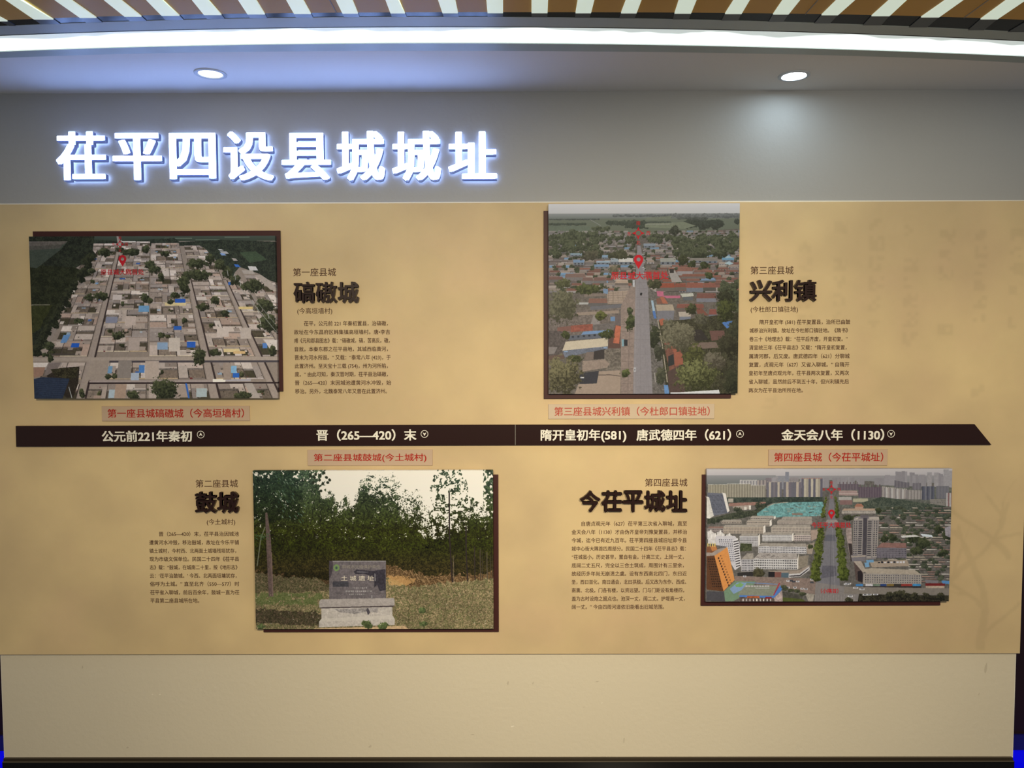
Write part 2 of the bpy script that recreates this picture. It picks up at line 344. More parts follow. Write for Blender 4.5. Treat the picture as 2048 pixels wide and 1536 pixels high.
class Pic:
    """a printed picture painted with numpy; coordinates are given in the frame set by view()"""
    def __init__(s, i, k=2.2):
        s.i = i; s.q = np.array(QUADS[i], float); s.w = int((s.q[1][0]-s.q[0][0])*k); s.h = int((s.q[2][1]-s.q[1][1])*k); s.k = k
        s.im = np.zeros((s.h, s.w, 3)); s.r = np.random.default_rng(100+i)
        s.n2 = fbm(s.h, s.w, (2.5, 5), s.r); s.n4 = fbm(s.h, s.w, (5, 10, 3), s.r); s.n8 = fbm(s.h, s.w, (14, 7, 3.5), s.r); s.n30 = fbm(s.h, s.w, (50, 22, 9), s.r)
        s.v = (0, 0, 1)
    def view(s, ox, oy, z): s.v = (ox, oy, z)
    def T(s, pts):
        p = np.asarray(pts, float).reshape(-1, 2)/s.v[2]+np.array(s.v[:2]); q = s.q
        t = (p[:, 1]-(q[0][1]+q[1][1])/2)/((q[2][1]+q[3][1])/2-(q[0][1]+q[1][1])/2)
        l = q[0][0]+(q[3][0]-q[0][0])*t; r = q[1][0]+(q[2][0]-q[1][0])*t
        return np.stack([(p[:, 0]-l)/(r-l)*s.w, t*s.h], 1)
    def mask(s, pts):
        P = s.T(pts); x0, y0 = np.floor(P.min(0)).astype(int); x1, y1 = np.ceil(P.max(0)).astype(int)
        x0 = max(x0, 0); y0 = max(y0, 0); x1 = min(x1, s.w); y1 = min(y1, s.h)
        if x1 <= x0 or y1 <= y0: return None
        X, Y = np.meshgrid(np.arange(x0, x1)+.5, np.arange(y0, y1)+.5); m = np.zeros(X.shape, bool)
        for a, b in zip(P, np.roll(P, -1, 0)):
            if a[1] == b[1]: continue
            c = (a[1] > Y) != (b[1] > Y); m ^= c & (X < (b[0]-a[0])*(Y-a[1])/(b[1]-a[1])+a[0])
        return (slice(y0, y1), slice(x0, x1)), m
    def poly(s, pts, col, n=.06, a=1.0):
        k = s.mask(pts)
        if k is None: return
        sl, m = k; c = np.array(col, float)*(1+n*2*(s.n4[sl][..., None]-.5)); s.im[sl] = np.where(m[..., None], s.im[sl]*(1-a)+c*a, s.im[sl])
    def box(s, x0, y0, x1, y1, col, n=.06, a=1.0): s.poly([(x0, y0), (x1, y0), (x1, y1), (x0, y1)], col, n, a)
    def line(s, pts, wd, col, n=.04, a=1.0):
        for p, q in zip(pts[:-1], pts[1:]):
            p = np.array(p, float); q = np.array(q, float); d = q-p; L = np.hypot(*d)+1e-9; o = np.array([-d[1], d[0]])/L*wd/2
            s.poly([p+o, q+o, q-o, p-o], col, n, a)
    def grad(s, y0, y1, c0, c1, x0=-1e4, x1=1e4):
        k = s.mask([(x0, y0), (x1, y0), (x1, y1), (x0, y1)])
        if k is None: return
        sl, m = k; t = np.linspace(0, 1, m.shape[0])[:, None, None]; s.im[sl] = np.array(c0, float)*(1-t)+np.array(c1, float)*t
    def foliage(s, pts, dark, light, rough=True, bias=0.0, dens=1.0):
        k = s.mask(pts)
        if k is None: return
        sl, m = k; t = np.clip((s.n2[sl]*.55+s.n8[sl]*.45-.36+bias)*3.2, 0, 1)[..., None]
        if dens < 1: m = m & (s.n4[sl] < .5+(dens-.5)*.5)
        s.im[sl] = np.where(m[..., None], np.array(dark, float)*(1-t)+np.array(light, float)*t, s.im[sl])
    def tree(s, x, y, rx, ry, dark=(38, 42, 28), light=(84, 90, 58), shadow=True):
        c = s.T([(x, y)])[0]; a = rx*s.k/s.v[2]; b = ry*s.k/s.v[2]
        x0, x1 = int(max(0, c[0]-a*1.4)), int(min(s.w, c[0]+a*1.4+1)); y0, y1 = int(max(0, c[1]-b*1.4)), int(min(s.h, c[1]+b*1.4+1))
        if x1 <= x0 or y1 <= y0: return
        sl = (slice(y0, y1), slice(x0, x1)); X, Y = np.meshgrid(np.arange(x0, x1), np.arange(y0, y1))
        dx = (X-c[0])/a; dy = (Y-c[1])/b; d = np.hypot(dx, dy)+(s.n8[sl]-.5)*1.1+(s.n2[sl]-.5)*.5
        m = d < 1; t = np.clip(.45-.45*dy-.2*dx+(s.n4[sl]-.5)*1.9, 0, 1)[..., None]
        s.im[sl] = np.where(m[..., None], np.array(dark, float)*(1-t)+np.array(light, float)*t, s.im[sl])
    def windows(s, x0, y0, x1, y1, nx, ny, col, fw=.5, fh=.5, sk=0.0, sx=0.0):
        """grid of small windows; sk = vertical drop over the width, sx = sideways shift over the height"""
        cw = (x1-x0)/nx; ch = (y1-y0)/ny
        for j in range(ny):
            for i in range(nx):
                x = x0+(i+.5-fw/2)*cw+sx*(j+.5)/ny; y = y0+(j+.5-fh/2)*ch+sk*(i+.5)/nx
                s.box(x, y, x+cw*fw, y+ch*fh, np.array(col)*s.r.uniform(.7, 1.25), 0)
    def done(s):
        im = s.im
        im = (im*4+np.roll(im, 1, 0)+np.roll(im, -1, 0)+np.roll(im, 1, 1)+np.roll(im, -1, 1))/8
        g = im.mean(2, keepdims=True); k = {1: .9, 2: 1, 3: .8, 4: .9}[s.i]; im = g+(im-g)*k
        return enc(lin(np.clip(im, 0, 255))/np.array(LIGHT[s.i]))
ROOFS = [(150, 137, 128), (140, 128, 120), (163, 150, 142), (126, 115, 108), (170, 158, 150), (155, 134, 122), (184, 174, 167), (133, 124, 120)]
def pick(r, L): return L[int(r.integers(len(L)))]
def paint_village():
    s = Pic(1); r = s.r
    s.poly([(0, 0), (900, 0), (900, 900), (0, 900)], (128, 117, 108))
    s.grad(465, 482, (58, 70, 62), (52, 60, 50))
    for x0, x1, y in ((330, 385, 476), (392, 440, 479), (450, 500, 474), (430, 470, 482)): s.box(x0, y, x1, y+1.6, (92, 106, 92))
    s.foliage([(150, 477), (240, 482), (350, 476), (360, 484), (440, 480), (553, 484), (553, 492), (150, 492)], (30, 36, 32), (50, 58, 48))
    VP = (309, 230)
    def gx(u, y): return VP[0]+u*(y-VP[1])
    inside = [(183, 487), (240, 474), (256, 487), (300, 484), (402, 488), (422, 512), (450, 540), (476, 562), (500, 545), (556, 580), (556, 800), (60, 800), (66, 728), (96, 684), (118, 650), (122, 615), (140, 570), (160, 556), (146, 532), (190, 512)]
    def inpoly(x, y):
        c = False
        for (ax, ay), (bx, by) in zip(inside, inside[1:]+inside[:1]):
            if (ay > y) != (by > y) and x < (bx-ax)*(y-ay)/(by-ay)+ax: c = not c
        return c
    streets = [(-.262, .013), (.212, .014), (.43, .012), (.55, .01)]
    for ua, ub in ((-.70, -.278), (-.246, -.03), (-.022, .195), (.229, .415), (.444, .538), (.562, .72), (.72, .90)):
      y0 = 484+r.uniform(-6, 3)
      while y0 < 798:
        hgt = max(6.5, r.uniform(33, 44)*((y0-230)/500)**2.0)
        if y0 < 714 < y0+hgt+8: y1 = 712.
        elif 722 < y0 < 726: y1 = 758.
        elif 750 < y0: y1 = 803.
        else: y1 = y0+hgt
        n_ = max(1, int(round((ub-ua)/r.uniform(.07, .105)))); cut = np.linspace(ua, ub, n_+1); cut[1:-1] += r.uniform(-.014, .014, n_-1)
        for u, u1 in zip(cut[:-1], cut[1:]):
            xm = gx((u+u1)/2, (y0+y1)/2)
            if inpoly(xm, (y0+y1)/2):
                yo0, yo1 = y0, y1
                def pt(a, b): y = yo0+(yo1-yo0)*b; return (gx(u+(u1-u)*a, y), y)
                def q(a0, b0, a1, b1, col, n=.07): s.poly([pt(a0, b0), pt(a1, b0), pt(a1, b1), pt(a0, b1)], col, n)
                sc = (y1-y0)
                q(0, 0, 1, 1, (70, 62, 55)); q(.06, .2, .97, .94, pick(r, [(96, 86, 76), (70, 64, 52), (112, 99, 88), (62, 58, 44), (120, 108, 98)]), .2)
                if r.random() < .5: s.tree(*pt(r.uniform(.3, .75), r.uniform(.4, .75)), sc*.22, sc*.17, (36, 38, 26), (80, 84, 54))
                bh = r.uniform(.26, .44); c1 = np.array(pick(r, ROOFS))*r.uniform(.93, 1.08); sp = r.uniform(.4, 1.0)
                q(0, 0, .97, bh, c1); q(sp*.97, 0, .97, bh*r.uniform(.5, .9), np.array(pick(r, ROOFS))); q(.02, bh, .97, bh+.10, c1*.62, .3)
                side = r.random(); c2 = np.array(pick(r, ROOFS))*r.uniform(.92, 1.06); sw = r.uniform(.24, .42)
                if side < .45: q(0, bh*.6, sw, .94, c2); q(sw, bh+.1, sw+.04, .94, (40, 34, 32))
                elif side < .8: q(1-sw, bh*.6, .98, .94, c2); q(1-sw-.05, bh+.1, 1-sw, .94, (46, 40, 38))
                else: q(0, .55, .97, .94, c2)
                if r.random() < .6: a = r.uniform(.1, .6); q(a, .64, a+r.uniform(.2, .4), .9, np.array(pick(r, ROOFS))*.98)
                if r.random() < .5: a, b = r.uniform(.1, .7), r.uniform(.3, .6); q(a, b, a+.18, b+.2, np.array(pick(r, ROOFS))*1.04); q(a, b+.2, a+.18, b+.26, (58, 50, 48))
                if r.random() < .27:
                    a, b = r.uniform(.15, .6), r.uniform(.3, .65); q(a, b, a+r.uniform(.14, .3), b+r.uniform(.1, .22), pick(r, [(58, 92, 156), (104, 138, 172), (128, 150, 172), (46, 78, 140), (150, 162, 170)]), .08)
                q(0, .93, .97, 1.0, pick(r, [(150, 140, 138), (168, 158, 155), (166, 146, 116), (140, 120, 108), (180, 168, 148), (112, 102, 97)]), .1)
                if r.random() < .3: q(.4, .92, .50, 1.0, (100, 38, 42), 0)
                q(.975, 0, 1.0, 1, (48, 41, 40))
                for k in range(5):
                    a, b = r.uniform(.03, .92), r.uniform(.03, .92); q(a, b, a+r.uniform(.02, .06), b+.05, pick(r, [(196, 190, 184), (44, 38, 36), (60, 56, 52), (92, 50, 48), (110, 100, 94)]), 0)
        y0 = y1+max(.6, (y1-y0)*.05) if not 700 < y1 < 716 else 724.
        if 756 < y1 < 762: y0 = 768.
    for c, w_ in streets[:4]:
        yt = {-.262: 480, .212: 550, .43: 560, .55: 600}[c]
        s.poly([(gx(c-w_, 800), 800), (gx(c+w_, 800), 800), (gx(c+w_*.55, yt), yt), (gx(c-w_*.55, yt), yt)], (142, 130, 122))
        s.poly([(gx(c+w_, 800), 800), (gx(c+w_+.008, 800), 800), (gx(c+w_*.6+.006, yt), yt), (gx(c+w_*.6, yt), yt)], (52, 42, 42))
    s.poly([(60, 714), (560, 713), (560, 721), (60, 722)], (148, 136, 126)); s.box(185, 720.5, 560, 724.5, (66, 62, 68)); s.box(60, 706, 150, 709, (66, 60, 56))
    s.box(170, 764, 555, 767.5, (44, 34, 36)); s.box(178, 760, 425, 764, (146, 134, 130)); s.box(425, 758, 450, 764, (214, 210, 206)); s.box(450, 758, 501, 763, (150, 146, 152))
    s.view(40, 450, 3.793)
    for x, y, w_, h_, c in [(865, 900, 85, 100, (156, 143, 136)), (1168, 905, 85, 105, (178, 168, 158)), (838, 722, 82, 70, (172, 158, 150)), (1530, 812, 90, 70, (180, 168, 160)), (1700, 820, 80, 85, (166, 155, 147)),
        (695, 715, 90, 50, (116, 120, 140)), (740, 545, 70, 40, (176, 166, 162)), (1080, 915, 80, 55, (120, 146, 176)), (1295, 905, 65, 45, (34, 84, 176)), (1195, 778, 60, 28, (36, 84, 168)), (1215, 575, 80, 34, (38, 82, 172)),
        (940, 632, 80, 48, (92, 136, 176)), (418, 908, 60, 32, (26, 80, 178)), (668, 1095, 60, 55, (96, 136, 172)), (922, 1090, 42, 58, (62, 112, 176)), (870, 1148, 62, 56, (150, 164, 182)), (1000, 1100, 105, 140, (164, 150, 140)),
        (790, 1095, 100, 135, (124, 116, 110)), (600, 1100, 130, 150, (142, 130, 120)), (1610, 1095, 50, 55, (112, 160, 196)), (1632, 1140, 48, 34, (34, 88, 176)), (1555, 1110, 60, 130, (140, 126, 116)), (1370, 1272, 80, 68, (150, 164, 168)),
        (1230, 1260, 90, 100, (148, 134, 124)), (1625, 300, 36, 20, (44, 92, 176)), (1880, 395, 34, 22, (44, 92, 180)), (1600, 443, 42, 22, (46, 92, 170)), (1850, 915, 36, 40, (70, 112, 176)), (700, 1280, 60, 66, (150, 166, 176)),
        (760, 1260, 85, 110, (152, 130, 114)), (1600, 950, 120, 26, (196, 178, 130)), (1180, 598, 160, 22, (190, 174, 128)), (1710, 628, 110, 20, (192, 172, 116)), (1660, 965, 90, 20, (190, 160, 110))]:
        t = (x-1020)/ (1330) * (h_) * .55
        s.poly([(x-w_/2-t*-.5, y-h_/2), (x+w_/2-t*-.5, y-h_/2), (x+w_/2+t*.5, y+h_/2), (x-w_/2+t*.5, y+h_/2)][::1] if x > 1020 else [(x-w_/2-t*.5, y-h_/2), (x+w_/2-t*.5, y-h_/2), (x+w_/2+t*.5, y+h_/2), (x-w_/2+t*.5, y+h_/2)], c)
    s.poly([(305, 890), (330, 830), (385, 824), (350, 888)], (86, 128, 178)); s.poly([(150, 880), (205, 775), (290, 770), (230, 880)], (128, 118, 112)); s.poly([(290, 640), (330, 575), (380, 575), (340, 640)], (150, 138, 132))
    s.poly([(1780, 380), (1860, 380), (1945, 480), (1945, 500), (1900, 490)], (150, 140, 132)); s.poly([(1850, 870), (1950, 870), (1950, 950), (1900, 950)], (186, 178, 172))
    s.poly([(1250, 1200), (1265, 1200), (1285, 1315), (1272, 1315)], (44, 92, 172)); s.poly([(1700, 1200), (1760, 1200), (1820, 1315), (1750, 1315)], (150, 142, 136))
    s.poly([(100, 1040), (215, 1040), (195, 1075), (100, 1075)], (196, 188, 182)); s.poly([(100, 1075), (190, 1075), (170, 1140), (100, 1155)], (138, 108, 92)); s.poly([(215, 1045), (310, 1040), (260, 1130), (180, 1140)], (112, 102, 98))
    s.poly([(200, 1140), (300, 1080), (450, 1070), (440, 1200), (400, 1310), (350, 1310)], (44, 38, 32), .35); s.foliage([(230, 1090), (440, 1075), (430, 1150), (380, 1170), (260, 1140)], (30, 28, 20), (66, 62, 42)); s.poly([(100, 1165), (170, 1150), (375, 1162), (320, 1318), (100, 1318)], (36, 46, 66), .15)
    for k in range(9): s.line([(100+k*8, 1170+k*15), (370-k*7, 1175+k*16)], 2, (52, 62, 84), 0)
    s.poly([(440, 1315), (455, 1250), (540, 1040), (580, 1020), (500, 1230), (490, 1315)], (144, 132, 122)); s.line([(368, 1225), (392, 1312)], 5, (160, 165, 165))
    s.box(775, 120, 880, 128, (190, 188, 185))
    s.poly([(735, 80), (748, 80), (768, 130), (775, 230), (755, 230)], (140, 134, 128))
    s.view(0, 0, 1)
    L = [(190, 470), (186, 500), (196, 512), (160, 530), (150, 536), (185, 548), (150, 560), (140, 580), (130, 600), (122, 620), (110, 640), (96, 668), (84, 690), (66, 712), (50, 712), (50, 470)]
    s.foliage(L, (26, 30, 25), (48, 54, 40)); s.foliage([(50, 528), (150, 534), (182, 548), (148, 562), (120, 620), (108, 640), (90, 660), (60, 600)], (26, 30, 20), (46, 50, 32))
    for x, y in zip(np.linspace(70, 180, 24), np.linspace(705, 515, 24)): s.tree(x+r.uniform(-4, 8), y, 9, 8, (26, 30, 22), (52, 56, 38))
    s.foliage([(50, 484), (135, 484), (120, 500), (104, 512), (86, 526), (74, 535), (50, 532)], (54, 62, 54), (64, 72, 62)); s.poly([(50, 482), (136, 482), (128, 488), (50, 492)], (92, 86, 80), .2); s.poly([(50, 492), (126, 488), (120, 496), (50, 500)], (74, 72, 66), .2)
    s.foliage([(50, 610), (104, 609), (96, 626), (86, 640), (82, 655), (60, 668)], (40, 44, 22), (56, 60, 32)); s.line([(60, 608.5), (100, 608)], 1.4, (124, 120, 104), .3)
    Rr = [(385, 484), (440, 480), (560, 484), (560, 568), (538, 560), (520, 548), (498, 540), (480, 534), (470, 545), (466, 556), (448, 540), (428, 515), (410, 496)]
    s.foliage(Rr, (28, 34, 30), (50, 58, 46)); s.foliage([(480, 505), (512, 503), (528, 514), (534, 520), (500, 526)], (50, 64, 48), (60, 76, 56))
    for x, y, w_, h_, c in [(440, 502, 14, 6, (150, 150, 150)), (436, 498, 8, 3, (190, 190, 190)), (468, 528, 9, 6, (46, 92, 170)), (496, 532, 16, 9, (178, 176, 174)), (484, 540, 22, 8, (150, 142, 136)), (464, 516, 8, 6, (150, 142, 138)), (440, 506, 9, 5, (110, 140, 190))]:
        s.poly([(x, y), (x+w_, y+1), (x+w_+5, y+h_), (x+4, y+h_)], c)
    for x, y, a, b in [(300, 529, 11, 9), (309, 538, 12, 8), (322, 555, 6, 9), (391, 549, 32, 11), (368, 569, 12, 18), (203, 591, 14, 8), (289, 595, 9, 9), (300, 601, 6, 6), (178, 594, 8, 7), (292, 498, 8, 7), (261, 503, 20, 7), (330, 507, 11, 6),
        (396, 526, 22, 9), (235, 670, 12, 8), (404, 613, 14, 7), (504, 571, 22, 12), (530, 611, 20, 13), (536, 645, 18, 18), (98, 691, 12, 9), (430, 704, 12, 6), (209, 503, 14, 8), (267, 790, 13, 10), (488, 792, 15, 8), (545, 700, 8, 12),
        (397, 711, 13, 17), (327, 779, 27, 22), (158, 641, 9, 6), (322, 670, 8, 6), (240, 498, 9, 5), (350, 590, 8, 6), (455, 545, 12, 14), (470, 560, 10, 9), (440, 530, 12, 12), (420, 516, 10, 9), (163, 787, 6, 10), (215, 752, 6, 5), (228, 752, 5, 5),
        (182, 540, 8, 5), (186, 562, 5, 4), (245, 606, 4, 5), (341, 603, 6, 5), (100, 715, 6, 8), (90, 708, 6, 5), (430, 600, 9, 8), (450, 625, 9, 8), (370, 640, 6, 5)]: s.tree(x, y, a, b, (30, 34, 24), (70, 76, 50))
    for x, y in [(505, 600), (515, 615), (480, 560), (470, 548), (536, 625), (455, 540), (520, 640)]: s.line([(x, y), (x+2, y+12)], .9, (170, 170, 168))
    s.line([(485, 580), (556, 668)], 1, (130, 132, 128)); s.line([(495, 580), (556, 655)], .8, (120, 122, 118))
    return s.done()
def house(s, x0, y0, x1, y1, roof, wall, win=0, gable=0):
    """far house seen from the air: roof slab over a front wall"""
    m = y0+(y1-y0)*.55; s.poly([(x0+gable, y0), (x1-gable, y0), (x1, m), (x0, m)], roof); s.box(x0+1, m, x1-1, y1, wall)
    s.line([(x0+gable, y0), (x1-gable, y0)], 1.6, np.array(roof)*1.25)
    if win: s.windows(x0+2, m+1, x1-2, y1-1, win, 1, (45, 48, 55), .4, .5)
def paint_road():
    s = Pic(3); r = s.r; s.view(1070, 390, 3.34)
    s.grad(50, 125, (222, 217, 208), (200, 197, 188)); s.grad(122, 160, (150, 152, 144), (112, 118, 106)); s.grad(158, 330, (112, 118, 96), (96, 102, 80))
    for x0, x1, y, h, c in [(90, 430, 156, 7, (80, 86, 78)), (90, 340, 185, 12, (72, 80, 66)), (480, 740, 172, 26, (70, 78, 64)), (740, 910, 175, 8, (76, 84, 72)), (1000, 1260, 165, 50, (64, 70, 58)), (520, 900, 130, 12, (104, 108, 102)), (900, 1370, 128, 22, (108, 110, 104)),
        (1040, 1160, 150, 16, (82, 86, 76)), (1330, 1370, 160, 30, (72, 78, 66)), (950, 1100, 150, 10, (88, 92, 82)), (600, 760, 195, 22, (66, 74, 60))]:
        for xx in np.arange(x0+h*.6, x1-h*.4, max(4, h*.55)): s.tree(xx, y+h*.5+r.uniform(-.12, .12)*h, h*.75, h*.62, np.array(c)*.86, np.array(c)*1.12)
    s.poly([(740, 150), (915, 140), (905, 162), (740, 165)], (122, 128, 104)); s.line([(370, 162), (440, 202)], 3, (150, 148, 138)); s.poly([(90, 200), (370, 205), (360, 235), (90, 260)], (104, 114, 92)); s.line([(150, 265), (162, 230)], 3, (160, 160, 150))
    s.poly([(735, 190), (1000, 180), (1075, 205), (1000, 225), (735, 215)], (124, 130, 102)); s.box(740, 192, 900, 195, (160, 158, 140))
    s.poly([(80, 300), (1380, 225), (1380, 1400), (80, 1400)], (104, 95, 84), .2)
    # rows of far houses
    for y in list(range(238, 330, 13))+list(range(330, 620, 17)):
        x = 80+r.uniform(0, 20); k = (y-200)/400
        while x < 1370:
            w_ = r.uniform(40, 90)*(.55+.6*k); h = r.uniform(15, 24)*(.7+.7*k)
            if not (640 < x+w_/2 < 760) and r.random() < .86:
                red = r.random() < (.10+.4*(x > 760)*(y > 480)+.15*(y > 420))
                roof = pick(r, [(128, 84, 70), (118, 78, 66), (140, 88, 70)]) if red else pick(r, [(126, 112, 104), (140, 126, 112), (112, 104, 98), (158, 144, 128), (104, 92, 86), (150, 132, 116)])
                if r.random() < .07: roof = (104, 140, 168)
                wall = pick(r, [(122, 116, 114), (150, 142, 136), (98, 90, 84), (136, 118, 104)])
                f = min(1, (y-200)/220); haze = np.array((126, 126, 120)); roof = np.array(roof)*(.45+.55*f)+haze*(.55-.55*f); wall = np.array(wall)*(.45+.55*f)+haze*(.55-.55*f)
                house(s, x, y, x+w_, y+h, roof, wall, int(w_/18) if r.random() < .3 else 0, 3)
                s.box(x, y+h, x+w_, y+h+3, (62, 56, 50))
            if r.random() < .4: s.tree(x+w_, y+10, 12+12*k, 9+8*k, (44, 50, 36), (78, 84, 58))
            x += w_+r.uniform(0, 12)
    # tree belts
    for x0, x1, y0, y1, n, sz in [(90, 420, 250, 400, 60, 26), (420, 660, 270, 320, 18, 17), (350, 600, 370, 400, 12, 17), (930, 1370, 270, 400, 90, 26), (760, 960, 265, 310, 24, 18), (900, 950, 225, 250, 5, 20), (365, 510, 210, 235, 10, 14), (1240, 1370, 590, 800, 40, 30)]:
        pts = sorted([(r.uniform(y0, y1), r.uniform(x0, x1)) for _ in range(n)])
        for y, x in pts: f = min(1, (y-180)/220); s.tree(x, y, sz*r.uniform(.8, 1.3), sz*r.uniform(.6, 1.0), np.array((44, 50, 34))+12*(1-f), np.array((84, 90, 60))+14*(1-f))
    H = lambda *a, **k: house(s, *a, **k)
    for x0, y0, x1, y1, c in [(235, 385, 315, 405, (128, 150, 158)), (448, 398, 490, 425, (120, 150, 172)), (255, 428, 330, 462, (110, 140, 168)), (410, 436, 500, 458, (140, 160, 172)), (396, 460, 495, 488, (106, 138, 168)), (503, 420, 570, 460, (146, 158, 162)), (560, 420, 655, 462, (200, 194, 180)), (725, 322, 805, 350, (130, 142, 150)),
        (837, 420, 940, 462, (150, 150, 136)), (1025, 420, 1120, 450, (132, 124, 112)), (1120, 420, 1220, 455, (128, 120, 108)), (1250, 418, 1330, 445, (96, 150, 178))]:
        H(x0, y0, x1, y1, c, (112, 118, 122), win=3)
    s.poly([(1265, 420), (1290, 402), (1325, 420)], (150, 180, 186)); s.poly([(1265, 455), (1295, 440), (1328, 455), (1300, 466)], (160, 184, 188))
    for x0, y0, x1, y1, c, wl in [(950, 478, 1055, 530, (140, 92, 76), (146, 138, 134)), (1060, 498, 1140, 525, (128, 88, 74), (120, 108, 100)), (980, 525, 1140, 556, (134, 82, 64), (110, 98, 90)), (740, 500, 890, 540, (132, 88, 74), (110, 100, 92)), (850, 560, 915, 590, (138, 80, 60), (110, 96, 88)), (1010, 558, 1105, 580, (136, 86, 70), (104, 96, 90)),
        (812, 586, 935, 640, (152, 72, 50), (106, 96, 86)), (930, 588, 1010, 632, (140, 74, 56), (104, 94, 84)), (1010, 583, 1125, 645, (148, 84, 66), (110, 116, 124)), (1125, 585, 1210, 640, (142, 84, 68), (84, 80, 72)), (1078, 655, 1212, 712, (126, 78, 66), (120, 120, 126)), (945, 725, 1130, 775, (136, 78, 64), (104, 90, 80)), (1160, 760, 1215, 825, (140, 76, 64), (106, 110, 118)),
        (200, 520, 340, 565, (126, 98, 86), (118, 110, 104)), (90, 540, 190, 575, (118, 84, 74), (104, 96, 90)), (315, 546, 390, 585, (120, 90, 80), (116, 110, 106)), (390, 545, 480, 585, (122, 88, 78), (112, 106, 102)), (535, 565, 625, 600, (176, 150, 124), (110, 98, 88)), (1105, 558, 1210, 578, (112, 140, 170), (90, 90, 90)), (355, 688, 485, 740, (134, 92, 76), (96, 92, 88))]:
        H(x0, y0, x1, y1, c, wl, gable=6)
    s.poly([(890, 500), (935, 500), (985, 580), (915, 580)], (156, 148, 138)); s.box(900, 492, 928, 518, (50, 46, 44))
    s.poly([(480, 640), (625, 632), (632, 720), (485, 722)], (164, 142, 120))
    for k in range(5): s.line([(490+k*32, 640), (488+k*34, 720)], 2, (110, 92, 78)); s.line([(485, 652+k*16), (632, 648+k*16)], 1.6, (118, 98, 84))
    s.box(455, 622, 488, 655, (110, 138, 166)); s.poly([(280, 712), (360, 712), (355, 726), (280, 726)], (170, 168, 158)); s.poly([(330, 655), (470, 652), (480, 668), (325, 675)], (128, 112, 98))
    s.poly([(812, 638), (858, 640), (860, 668), (970, 668), (970, 686), (880, 686), (870, 680), (818, 672)], (190, 92, 118)); s.poly([(970, 655), (1055, 652), (1062, 672), (985, 680)], (186, 184, 164)); s.box(990, 678, 1055, 700, (92, 96, 98))
    s.poly([(790, 700), (850, 672), (890, 720), (800, 726)], (128, 84, 66)); s.poly([(835, 680), (860, 676), (890, 722), (855, 722)], (176, 96, 66))
    # left near buildings
    s.poly([(90, 780), (600, 740), (610, 900), (90, 960)], (112, 100, 90), .3); s.poly([(280, 780), (560, 765), (560, 785), (275, 800)], (150, 130, 110)); s.poly([(370, 740), (600, 722), (600, 745), (370, 765)], (104, 102, 104))
    s.box(505, 808, 538, 838, (98, 134, 172)); s.poly([(535, 800), (590, 798), (598, 870), (535, 880)], (104, 92, 88)); s.poly([(390, 800), (450, 800), (430, 860), (370, 862)], (140, 130, 122))
    s.poly([(150, 880), (245, 868), (240, 905), (148, 908)], (128, 86, 74)); s.poly([(240, 868), (385, 856), (385, 900), (238, 912)], (150, 78, 60), .2); s.poly([(390, 862), (535, 846), (540, 890), (385, 898)], (106, 98, 92), .2)
    s.poly([(90, 900), (235, 910), (210, 1080), (90, 1090)], (92, 82, 76), .3); s.poly([(325, 908), (520, 895), (500, 918), (300, 938)], (106, 140, 180)); s.poly([(230, 935), (500, 915), (495, 950), (225, 965)], (92, 96, 104)); s.windows(235, 935, 490, 955, 7, 1, (44, 48, 56), .4, .6, -20)
    s.poly([(540, 866), (575, 870), (568, 930), (572, 1020), (488, 1020), (495, 960)], (96, 68, 58)); s.poly([(540, 866), (575, 872), (562, 990), (522, 985)], (190, 98, 66), .12)
    s.poly([(205, 975), (485, 950), (488, 1006), (182, 1036)], (198, 182, 150), .05); s.poly([(182, 1036), (488, 1006), (486, 1025), (340, 1052), (200, 1082)], (106, 112, 124), .2); s.box(194, 1038, 220, 1046, (130, 160, 190)); s.box(458, 1012, 480, 1020, (130, 160, 190))
    s.poly([(90, 1010), (150, 1012), (130, 1055), (90, 1060)], (132, 122, 114)); s.poly([(90, 1070), (190, 1060), (195, 1090), (90, 1110)], (104, 80, 68)); s.poly([(345, 1046), (398, 1044), (390, 1096), (328, 1098)], (120, 104, 92)); s.poly([(395, 1040), (470, 1025), (470, 1090), (390, 1096)], (58, 52, 50))
    s.poly([(464, 1032), (575, 1022), (573, 1165), (460, 1165)], (112, 102, 88), .35); s.poly([(318, 1105), (465, 1095), (500, 1125), (480, 1150), (315, 1178)], (148, 128, 110), .12)
    s.poly([(290, 1190), (425, 1172), (418, 1255), (345, 1260), (300, 1260)], (56, 56, 62)); s.box(303, 1212, 328, 1221, (220, 218, 214)); s.poly([(265, 1330), (290, 1262), (412, 1258), (428, 1175), (572, 1168), (572, 1330)], (160, 138, 116), .05); s.poly([(422, 1198), (500, 1196), (572, 1206), (572, 1211), (500, 1202), (422, 1204)], (96, 82, 72))
    s.poly([(574, 740), (640, 600), (675, 600), (655, 1330), (574, 1330)], (142, 122, 108), .12)
    for k in range(10): s.line([(576, 860+k*50), (655, 858+k*50)], 2.2, (112, 96, 86)); 
    s.line([(632, 860), (620, 1330)], 2.5, (112, 96, 86))
    # right near
    s.poly([(740, 600), (800, 640), (830, 800), (890, 1330), (785, 1330)], (104, 98, 90), .3); s.poly([(775, 700), (790, 700), (812, 820), (795, 822)], (150, 176, 190)); s.poly([(784, 770), (802, 770), (813, 822), (795, 822)], (70, 112, 176))
    s.poly([(805, 730), (920, 728), (932, 768), (815, 770)], (168, 150, 124)); s.poly([(815, 770), (932, 768), (925, 830), (820, 850)], (116, 114, 118)); s.poly([(958, 778), (1035, 776), (1042, 808), (965, 812)], (176, 162, 142)); s.box(966, 810, 1040, 845, (112, 118, 130))
    s.foliage([(820, 840), (1000, 830), (1370, 780), (1370, 1340), (880, 1340), (840, 1000)], (44, 42, 28), (78, 76, 50))
